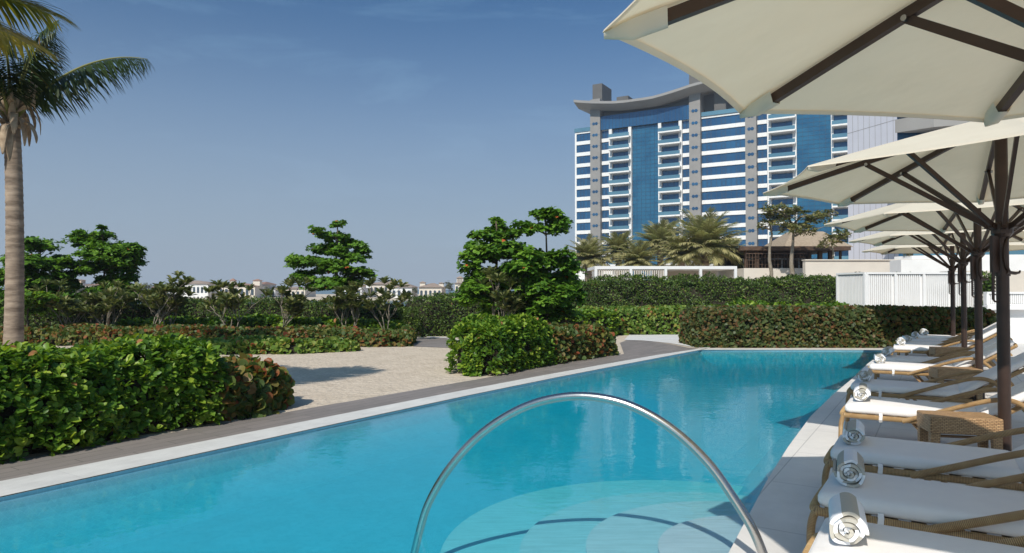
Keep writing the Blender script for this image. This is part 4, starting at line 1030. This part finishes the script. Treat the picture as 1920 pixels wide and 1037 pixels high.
# balcony stacks
for (p0, p1) in ((1143.5, 1185.5), (1236, 1280.5), (1441, 1496), (1561, 1597)):
    u0, u1 = tu(p0), tu(p1); w_ = (u1 - u0)
    fin = MB(); fw = w_ * .13
    fin.box(u0, u0 + fw, -.5, .6, 5, ZT + .3); fin.box(u1 - fw, u1, -.5, .6, 5, ZT + .3); fin.box(u0 + fw, u1 - fw, -.49, .6, ZT - .35, ZT + .29)
    P(fin, 'balcony_frame', M['white_wall'])
    for f in range(NF):
        zt_ = ZT - .5 - f * FH
        window(u0 + fw, u1 - fw, zt_, zt_ - 2.75, y=.45, mull=1.6, sash=False)
        zb = zt_ - FH + .25
        b = MB(); b.box(u0 + fw * .55, u1 - fw * .1, -2.1, -.5, zb, zb + .38); b.box(u0 + fw, u1 - fw, -.5, .45, zb, zb + .4)
        bo = P(b, 'balcony', M['white_wall'])
        g = MB(); g.box(u0 + fw * .6, u1 - fw * .15, -2.06, -2.0, zb + .38, zb + 1.35); g.box(u0 + fw * .6, u0 + fw * .6 + .06, -2.0, -.52, zb + .38, zb + 1.35)
        g.build('balustrade', M['glass_rail'], bo)
        if (f * 7 + int(p0)) % 3:
            c = MB(); x = u0 + w_ * (.3 + .1 * (f % 4)); c.box(x, x + .7, -1.8, -1.2, zb + .38, zb + .85); c.box(x, x + .12, -1.8, -1.2, zb + .85, zb + 1.3); c.box(x + 1.2, x + 2.0, -1.7, -1.1, zb + 1.0, zb + 1.06); c.box(x + 1.55, x + 1.62, -1.45, -1.38, zb + .38, zb + 1.0)
            c.build('balcony_seat', M['white_wall'], bo)
# penthouse glazing, recess wall and curved roof
u0, u1 = tu(1126), tu(1297); m = MB(); m.box(u0, u1, -.6, 1.0, ZT - .35, 51.8); m.cur = 1
k = 26
for i in range(1, k): x = u0 + (u1 - u0) * i / k; m.box(x - .04, x + .04, -.66, -.5, ZT - .3, 51.7)
P(m, 'penthouse_glazing', [M['glass_blue'], M['mullion']])
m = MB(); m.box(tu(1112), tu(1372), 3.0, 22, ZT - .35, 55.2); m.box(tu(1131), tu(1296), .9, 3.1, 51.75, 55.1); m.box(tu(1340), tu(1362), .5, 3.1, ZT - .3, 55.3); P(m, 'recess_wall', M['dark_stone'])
for a_, b_ in ((1078, 1110), (1317, 1400)): m = MB(); m.box(tu(a_), tu(b_), -.3, -.24, ZT, ZT + 1.1); P(m, 'roof_balustrade', M['glass_rail'])
prof = [(1076, 187), (1092, 188.3), (1112, 189.2), (1132, 189.5), (1151, 189.3), (1170, 188), (1188, 185.6), (1207, 183), (1225, 180), (1243, 175), (1261, 169.5), (1278, 164), (1294, 158.5), (1310, 154), (1324, 150.5), (1345, 148), (1372, 147)]
pu = [(tu(a, 4.5), tz(a, b, 4.5)) for a, b in prof]
V = []
for (u, z) in pu:
    V += [(u, -4.5, z), (u, 24, z + .4), (u, 24, z - .8), (u, -1.0, z - 1.9), (u, -4.5, z - .7)]
n = len(pu); fs = [(i * 5 + k, i * 5 + (k + 1) % 5, (i + 1) * 5 + (k + 1) % 5, (i + 1) * 5 + k) for i in range(n - 1) for k in range(5)] + [(4, 3, 2, 1, 0), tuple((n - 1) * 5 + k for k in range(5))]
m = MB(); m.add(V, fs); P(m, 'roof', M['soffit'])
m = MB(); m.box(tu(1108), tu(1126), 1.5, 9, 54, tz(1110, 156)); P(m, 'lift_block', M['dark_stone'])
m = MB(); m.box(tu(1150), tu(1172), 3, 9, 54, tz(1160, 176)); P(m, 'lift_block', M['dark_stone'])
m = MB(); m.box(tu(1293), tu(1312), .5, 8, 54, tz(1300, 131)); P(m, 'lift_block', M['dark_stone'])

# ------------------------------------------------------------------ white panelled building
wa, wb = Vector((44.4, 90)), Vector((46.75, 82)); wd = (wb - wa); Lw = wd.length
pb = thing('panelled_building', 'white panelled building wall right of the blue glass tower', 'building', (wa.x, wa.y, 0), math.atan2(wd.y, wd.x), world=False)
m = MB(); m.box(0, Lw, .0, 14, 0, 30); P(m, 'wall', M['panel_white'] if 'panel_white' in M else pbr('panel_white', (.60, .60, .66), (.56, .56, .62), .5, .45), pb)
m = MB()
for i in range(1, 9): m.box(Lw * i / 9 - .02, Lw * i / 9 + .02, -.012, .01, 0, 30)
for z in (5.0, 9.3, 13.6, 17.9, 22.2): m.box(0, Lw, -.014, .01, z, z + .05)
P(m, 'panel_joint', M['grey_stone'], pb)
# terrace building further right
tb = thing('terrace_building', 'pale building with blue glass and a curved terrace behind the parasols', 'building', (40, 60, 0), 0)
m = MB(); x0, y0, _ = D(1690, 500, 72)
m.prism([(x0, 72.5), (x0 + 45, 72.5), (x0 + 45, 90), (x0 + 12, 90)], 0, 22); P(m, 'wall', M['glass_blue'], tb)
m = MB()
for z in (4.2, 8.2, 12.2, 16.2, 20.4):
    m.prism([(x0 + 45, 72.6), (x0 + 45, 68), (x0 + 8, 68.2), (x0 + 3, 69), (x0 + .3, 70.6), (x0 - .4, 72.6)], z, z + .9)
P(m, 'floor_slab', M['white_wall'], tb)
m = MB(); m.prism([(x0 + 45, 68.3), (x0 + 45, 68.2), (x0 + 8, 68.4), (x0 + 3.1, 69.2), (x0 + .5, 70.7), (x0 + .6, 70.8), (x0 + 3.2, 69.3), (x0 + 8, 68.5)], 5.1, 6.3); P(m, 'balustrade', M['glass_rail'], tb)
m = MB(); m.prism([(x0 + 30, 67), (x0 + 30, 72), (x0 - .5, 72), (x0 + 2, 69.4), (x0 + 8, 67)], 18.2, 19.6); P(m, 'roof_canopy', M['soffit'], tb)
for i, (px, ww) in enumerate(((1712, 1.2), (1735, 1.8), (1765, 1.4))):
    c = D(px, 487, 69.8)
    hedge('terrace_planter', ['left', 'middle', 'right'][i] + ' one of the three planted shrubs on the curved terrace', [(c[0], 71.2), (c[0] + ww, 71.2)], .8, .9, 'simple', 60, .22, M['lf_far'], cat='shrub', r=.2).location.z = 5.1

# ------------------------------------------------------------------ restaurant on its terrace
d = 47.0
rs = thing('restaurant_pavilion', 'open timber restaurant pavilion with a thatched roof on a raised terrace', 'building', D(1480, 520, d)[:2] + (0,))
xl = D(1393, 500, d)[0]; xr = D(1600, 500, d)[0]; zf = D(1480, 503, d)[2]; zr_ = D(1480, 470, d)[2]
m = MB(); m.box(xl, xr + 4, d - .2, d + 14, 0, zf); P(m, 'terrace_base', M['beige_wall'], rs)
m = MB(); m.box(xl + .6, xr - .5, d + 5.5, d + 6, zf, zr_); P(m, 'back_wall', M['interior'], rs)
m = MB(); m.box(xl + .0, xr - .4, d + .2, d + 7, zr_, zr_ + .22); m.box(xl - .2, xr - .2, d - .1, d + .2, zr_ + .02, zr_ + .3); P(m, 'roof_deck', M['dark_wood'], rs)
xa, xb = D(1490, 440, d)[0], D(1592, 440, d)[0]; zt_ = D(1540, 428, d)[2]
m = MB(); m.add([(xa - .6, d + .4, zr_ + .3), (xb + .5, d + .4, zr_ + .3), (xb + .5, d + 6, zr_ + .3), (xa - .6, d + 6, zr_ + .3), (xa + .9, d + 2.6, zt_), (xb - .6, d + 2.6, zt_), (xb - .6, d + 3.6, zt_), (xa + .9, d + 3.6, zt_)],
    [(0, 1, 5, 4), (1, 2, 6, 5), (2, 3, 7, 6), (3, 0, 4, 7), (4, 5, 6, 7), (3, 2, 1, 0)]); P(m, 'thatched_roof', M['thatch'], rs)
for px in (1404, 1424, 1440, 1457, 1474, 1491, 1508, 1525, 1545, 1565, 1583):
    x = D(px, 490, d)[0]; m = MB(); w_ = random.choice((.07, .1, .13)); yy = d + random.choice((.5, 2.2)); m.box(x - w_, x + w_, yy, yy + 2 * w_, zf, zr_ - .002); P(m, 'post', M['dark_wood'], rs)
m = MB(); xe = D(1512, 500, d)[0]
zt2 = zf + 1.05; m.box(xl + .2, xe, d - .02, d + .04, zt2 - .06, zt2)
x = xl + .2
while x < xe: m.box(x, x + .035, d - .01, d + .03, zf, zt2 - .06); x += .22
for z in (zf + .25, zf + .5, zf + .75): m.box(xl + .2, xe, d - .005, d + .015, z, z + .03)
P(m, 'railing', M['dark_wood'], rs)
for i, px in enumerate((1412, 1433, 1466, 1487, 1520, 1552)):
    x = D(px, 495, d)[0]; m = MB()
    m.box(x - .35, x + .35, d + 1.6, d + 2.3, zf + .70, zf + .74); m.box(x - .03, x + .03, d + 1.9, d + 1.96, zf, zf + .7)
    tb_ = m.build('dining_table', M['white_wall'], None, org=(x, d + 1.9, zf)); tag(tb_, 'small pale dining table on the restaurant terrace, number %s from the left' % ['one', 'two', 'three', 'four', 'five', 'six'][i], 'table', 'dining tables on the restaurant terrace')
x1_, x2_ = D(1505, 500, 44)[0], D(1600, 500, 44)[0]
m = MB(); m.box(x1_, x2_ + 8, 43.6, 44, 0, D(1550, 489, 44)[2]); m.box(x1_ - .05, x2_ + 8, 43.5, 44.05, D(1550, 489, 44)[2] + .001, D(1550, 487, 44)[2]); o = m.build('retaining_wall', M['beige_wall'], None, org=(x1_, 43.8, 0)); tag(o, 'plain pale retaining wall below the right end of the restaurant', 'wall')

def acacia(label, px, base_z, d, trpx, pads, tr, seed):
    random.seed(seed); b = D(px, 500, d)
    return pad_tree('acacia_tree', label, (b[0], b[1], base_z), D(trpx[0], trpx[1], d), pads_px(pads, d, .8), 26, .26, M['lf_acacia'], tr, 'thin olive trees by the restaurant', q=5, bark='palebark', tmpl=T_SIM, wid=.8)
acacia('thin olive tree with a straight pale trunk, left one by the restaurant', 1446, 2.0, 45, (1445, 395), [(1440, 395, 18, 10), (1452, 412, 22, 12), (1432, 425, 12, 8)], .13, 3)
acacia('spreading olive tree with a forked trunk in front of the restaurant', 1484, 2.0, 44.5, (1486, 420), [(1470, 400, 28, 12), (1500, 405, 30, 12), (1525, 412, 26, 10), (1485, 425, 34, 12), (1520, 430, 28, 9), (1548, 404, 22, 8)], .17, 4)
acacia('small olive tree right of the others, before the thatched roof', 1560, 2.0, 44.2, (1562, 445), [(1560, 448, 26, 9), (1583, 440, 18, 9), (1548, 458, 16, 6)], .10, 9)
random.seed(8)

# ------------------------------------------------------------------ white pergola above the hedge
d = 31.0
pg = thing('white_pergola', 'long low white flat-roofed pergola with slatted sides behind the tall hedge', 'pergola', D(1240, 600, d)[:2] + (0,))
xl, xr = D(1115, 505, d)[0], D(1382, 505, d)[0]; zt_ = D(1240, 499, d)[2]
m = MB(); m.box(xl, xr, d, d + 3, zt_ - .14, zt_); P(m, 'roof', M['white_wall'], pg)
m = MB(); x = xl + .1
xm = D(1248, 505, d)[0]
while x < xm: m.box(x, x + .05, d + .05, d + .1, .3, zt_ - .142); x += .1
P(m, 'slat_panel', M['beige_wall'], pg)
for f in (0, .25, .5, .75, 1): x = xl + (xr - xl - .12) * f; m = MB(); m.box(x, x + .12, d + .0, d + .12, 0, zt_ - .141); P(m, 'post', M['white_wall'], pg)
m = MB(); m.box(xm, xr, d + 2.8, d + 2.9, 0, zt_ - .15); P(m, 'back_panel', M['beige_wall'], pg)
# ------------------------------------------------------------------ white louvred screen
def louvre(name, label, p0, p1, z0, z1, npan, depth=.06, pitch=.066, cat='screen'):
    a, b = Vector(p0), Vector(p1); dd = (b - a); Ln = dd.length
    t = thing(name, label, cat, (a.x, a.y, 0), math.atan2(dd.y, dd.x), world=False)
    fr = MB(); fr.box(-.02, Ln + .02, -.05, .12, z1, z1 + .06); fr.box(-.02, Ln + .02, -.05, .12, z0, z0 + .05)
    for i in range(npan + 1): x = Ln * i / npan; fr.box(x - .035, x + .035, -.045, .1, z0 + .051, z1 - .001)
    P(fr, 'frame', M['white_wall'], t)
    for i in range(npan):
        m = MB(); xa, xb = Ln * i / npan + .036, Ln * (i + 1) / npan - .036
        m.box(xa, xb, .03, .05, z0 + .051, z1 - .001); x = xa + .02
        while x < xb - .05: m.box(x, x + pitch * .55, -.012, .029, z0 + .06, z1 - .01); x += pitch
        pn = P(m, 'louvre_panel', M['white_wall'], t)
        h = MB(); h.box(xb - .16, xb - .04, -.04, -.013, (z0 + z1) * .5 - .3, (z0 + z1) * .5 - .26); h.build('handle', M['bolt'], pn)
    return t
c0 = D(1571, 550, 23.6)[:2]; c1 = D(1622, 550, 22.4)[:2]; c2 = D(1838, 550, 22.4)[:2]
louvre('louvred_screen', 'short angled white louvred screen at the right end of the tall hedge', c0, c1, .05, D(1600, 514, 22.6)[2], 1)
louvre('louvred_screen', 'long white louvred screen behind the clipped red hedge', (c1[0] + .06, c1[1]), c2, .05, D(1700, 514, 22.4)[2], 4)
m = MB(); xa, _, za = D(1850, 551, 20.6); xb = D(2050, 551, 20.6)[0]
louvre('louvred_parapet', 'low white louvred parapet at the right edge, above the plain white wall', (xa, 20.6), (xb, 20.6), 1.12, za, 2, pitch=.06, cat='parapet')
m = MB(); m.box(xa - .05, xb, 20.66, 20.9, 0, 1.0); m.box(xa - .12, xb, 20.4, 20.95, 1.001, 1.115); o = m.build('garden_wall', M['white_wall'], None, org=(xa, 20.8, 0)); tag(o, 'plain white garden wall at the right edge with a grey ledge', 'wall')
m = MB(); x1, x2 = D(1792, 540, 27)[0], D(2080, 540, 27)[0]; m.box(x1, x2, 27, 28, 0, D(1850, 508, 27)[2]); o = m.build('rendered_wall', M['beige_wall'], None, org=(x1, 27.5, 0)); tag(o, 'tall beige rendered wall behind the parasol poles', 'wall')
m = MB(); x1, x2 = D(1690, 540, 33)[0], D(2080, 540, 33)[0]; m.box(x1, x2, 33, 34, 0, D(1850, 487, 33)[2]); o = m.build('rendered_wall', M['white_wall'], None, org=(x1, 33.5, 0)); tag(o, 'white parapet wall above the tall beige wall', 'wall')
for px0, px1, yt, d_, lab in ((1592, 1618, 503, 25.5, 'small shrub peeking over the left end of the long louvred screen'), (1668, 1712, 501, 25.5, 'shrub peeking over the middle of the long louvred screen'), (1756, 1800, 503, 25.5, 'shrub peeking over the right part of the long louvred screen'), (1893, 1930, 541, 22.5, 'clipped shrub above the low louvred parapet')):
    a = D(px0, 530, d_); b = D(px1, 530, d_); hedge('leafy_shrub', lab, [(a[0], d_), (b[0], d_)], .9, D(px0, yt, d_)[2] - .1, 'simple', 240, .12, M['lf_dark'], amp=.12, cat='shrub')
a = D(1842, 560, 21.8); hedge('climbing_shrub', 'narrow green climber at the right end of the long louvred screen', [(a[0], 21.8), (a[0] + .3, 21.8)], .4, D(1842, 503, 21.8)[2], 'simple', 420, .12, M['lf_dark'], amp=.08, cat='shrub')

# ================================================================== VILLAS ACROSS THE WATER
def villa(label, p0, p1, ye, yr, d, wall, roof, wins=6, arches=False, storeys=2, extra=None, dep=14):
    x0, x1 = D(p0, ye, d)[0], D(p1, ye, d)[0]; ze = D(p0, ye, d)[2]; zr = D(p0, yr, d)[2]; zb = -1.2; cx = (x0 + x1) / 2
    t = thing('waterfront_villa', label, 'villa', (cx, d, zb))
    m = MB(); m.box(x0, x1, d, d + dep, zb, ze); wl = P(m, 'wall', M[wall], t)
    if zr > ze + .2:
        ov = .6; hx = min((x1 - x0) / 2 - .5, dep / 2)
        m = MB(); m.add([(x0 - ov, d - ov, ze), (x1 + ov, d - ov, ze), (x1 + ov, d + dep + ov, ze), (x0 - ov, d + dep + ov, ze), (x0 + hx, d + dep / 2, zr), (x1 - hx, d + dep / 2, zr)],
            [(0, 1, 5, 4), (1, 2, 5), (2, 3, 4, 5), (3, 0, 4), (3, 2, 1, 0)]); P(m, 'roof', M[roof], t)
    else:
        m = MB(); m.box(x0 - .2, x1 + .2, d - .2, d + dep, ze, ze + .35); P(m, 'cornice', M[wall], t)
    for s in range(storeys):
        zt_ = ze - .9 - s * 3.4
        for i in range(wins):
            x = x0 + (x1 - x0) * (i + .5) / wins; w_ = (x1 - x0) / wins * .27
            m = MB(); pts = [(x - w_, zt_ - 2.3), (x + w_, zt_ - 2.3), (x + w_, zt_ - .5)]
            if arches: pts += [(x + w_ * math.cos(a), zt_ - .5 + w_ * .8 * math.sin(a)) for a in (.5, 1.0, 1.57, 2.1, 2.6)]
            else: pts += [(x + w_, zt_ - .2), (x - w_, zt_ - .2)]
            pts += [(x - w_, zt_ - .5)]
            n_ = len(pts); m.add([(a, d - .06, b) for a, b in pts] + [(a, d + .05, b) for a, b in pts], [tuple(range(n_))] + [(i_, (i_ + 1) % n_, n_ + (i_ + 1) % n_, n_ + i_) for i_ in range(n_)])
            m.build('window', M['dark_glass'], t)
    for (q0, q1, qy, qr, kind) in (extra or []):
        a, b = D(q0, qy, d)[0], D(q1, qy, d)[0]; z = D(q0, qy, d)[2]; zz = D(q0, qr, d)[2]; yc = d + 3
        m = MB(); w_ = (b - a)
        if kind == 'open':
            for qx in (0, .3, .6, .86): m.box(a + w_ * qx, a + w_ * (qx + .14), yc, yc + w_ * .14, z - 2.6, z)
            m.box(a, b, yc + .4, yc + w_, ze - .5, z - 2.6); m.box(a, b, yc + w_ * .5, yc + w_, z - 2.6, z)
        else: m.box(a, b, yc, yc + w_, ze - .5, z)
        P(m, 'turret', M['tan_wall' if kind == 'tan' else wall], t)
        m = MB(); m.add([(a - .3, yc - .3, z), (b + .3, yc - .3, z), (b + .3, yc + w_ + .3, z), (a - .3, yc + w_ + .3, z), ((a + b) / 2, yc + w_ / 2, zz)], [(0, 1, 4), (1, 2, 4), (2, 3, 4), (3, 0, 4), (3, 2, 1, 0)]); P(m, 'turret_roof', M[roof], t)
    return t
villa('modern white villa with wide windows, just right of the dark layered tree', 92, 128, 533, 533, 235, 'white_wall', 'terracotta', 3, storeys=2)
villa('sand-coloured villa with a square wind tower', 120, 160, 537, 535, 245, 'tan_wall', 'tan_roof', 4, extra=[(128, 142, 525, 523, 'tan')])
villa('pale villa mostly hidden behind the tree with the thin spire', 160, 236, 534, 529, 240, 'cream_wall', 'terracotta', 7)
villa('pink rendered villa left of the white arcaded villa', 284, 318, 538, 534, 250, 'pink_wall', 'terracotta', 4)
villa('largest white villa with an arcade and a wide tan hipped roof', 316, 390, 532, 525.5, 238, 'white_wall', 'tan_roof', 10, arches=True)
villa('white villa with a domed cupola and a small square tower', 410, 478, 536, 531, 236, 'cream_wall', 'terracotta', 7, arches=True, extra=[(424, 433, 526, 521.5, 'solid'), (468, 481, 526, 522.5, 'solid')])
villa('white villa immediately right of the cupola villa', 478, 492, 533, 528, 243, 'white_wall', 'terracotta', 3)
villa('small low white villa left of the lone layered tree', 494, 516, 541, 538, 250, 'white_wall', 'tan_roof', 3)
villa('low white villa partly behind the lone layered tree', 518, 572, 541, 537, 255, 'cream_wall', 'tan_roof', 6)
villa('white villa with a pink roof right of the lone layered tree', 646, 678, 537, 531, 240, 'white_wall', 'terracotta', 3, extra=[(683, 692, 530, 529, 'solid')])
villa('long tan-roofed villa behind the row, with a raised middle', 690, 738, 533, 527, 255, 'cream_wall', 'tan_roof', 5, extra=[(727, 737, 527, 524, 'solid')])
villa('white villa with a brown hipped roof, left one of the near pair', 734, 772, 538.5, 530, 228, 'white_wall', 'tan_roof', 4)
villa('cream villa with a brown hipped roof, right one of the near pair', 786, 828, 538.5, 530.5, 230, 'cream_wall', 'tan_roof', 5, arches=True, extra=[(785, 795, 530, 527, 'solid'), (821, 830, 531, 529, 'solid')])
villa('cream villa with an open belvedere tower, left of the broad tree', 853, 874, 531, 528, 236, 'cream_wall', 'tan_roof', 3, extra=[(855, 867, 521, 517, 'open')])
m = MB(); m.box(D(770, 560, 224)[0], D(845, 560, 224)[0], 223, 224, -1.5, D(780, 557, 224)[2]); o = m.build('quay_wall', M['beige_wall'], None, org=(-30, 223, -1.2)); tag(o, 'pale waterfront wall in front of the pair of brown-roofed villas', 'wall')
def far_tree(label, px, py, rpx, d, seed):
    random.seed(seed); c = D(px, py, d); r_ = rpx * d / F
    pad_tree('distant_tree', label, (c[0], c[1], -1.2), c, [(c[0] + random.uniform(-.4, .4) * r_, c[1], c[2] + random.uniform(-.4, .4) * r_, r_ * .7, r_ * .55) for _ in range(4)], 6, r_ * .32, M['lf_far'], r_ * .1, 'distant trees between the villas', q=4, tmpl=T_SIM)
for i, (px, py, r_, lab) in enumerate([(150, 540, 10, 'distant tree right of the wind tower villa'), (268, 538, 10, 'distant tree left of the pink villa'), (280, 541, 7, 'smaller distant tree touching the pink villa'), (400, 544, 6, 'distant tree between the arcaded villa and the cupola villa'),
        (500, 541, 6, 'small distant tree right of the cupola villa'), (528, 540, 7, 'distant tree beyond the low white villas'), (778, 545, 7, 'distant tree between the near pair of brown-roofed villas'), (842, 538, 10, 'rounded distant tree left of the belvedere villa')]):
    far_tree(lab, px, py, r_, 226, 90 + i)
hz_ = MB(); hz_.box(-700, 640, -80, 460, -2.9, 70); ho = hz_.build('haze', None); tag(ho, kind='stuff')
hm, hnt, hout = newmat('haze'); pv = N(hnt, 'VolumePrincipled'); pv.inputs['Color'].default_value = (.80, .88, 1, 1); pv.inputs['Density'].default_value = .0005; pv.inputs['Anisotropy'].default_value = .2
hnt.links.new(pv.outputs[0], hout.inputs['Volume']); ho.data.materials.clear(); ho.data.materials.append(hm)
print('objects', len(bpy.data.objects), 'polys', sum(len(m.polygons) for m in bpy.data.meshes))
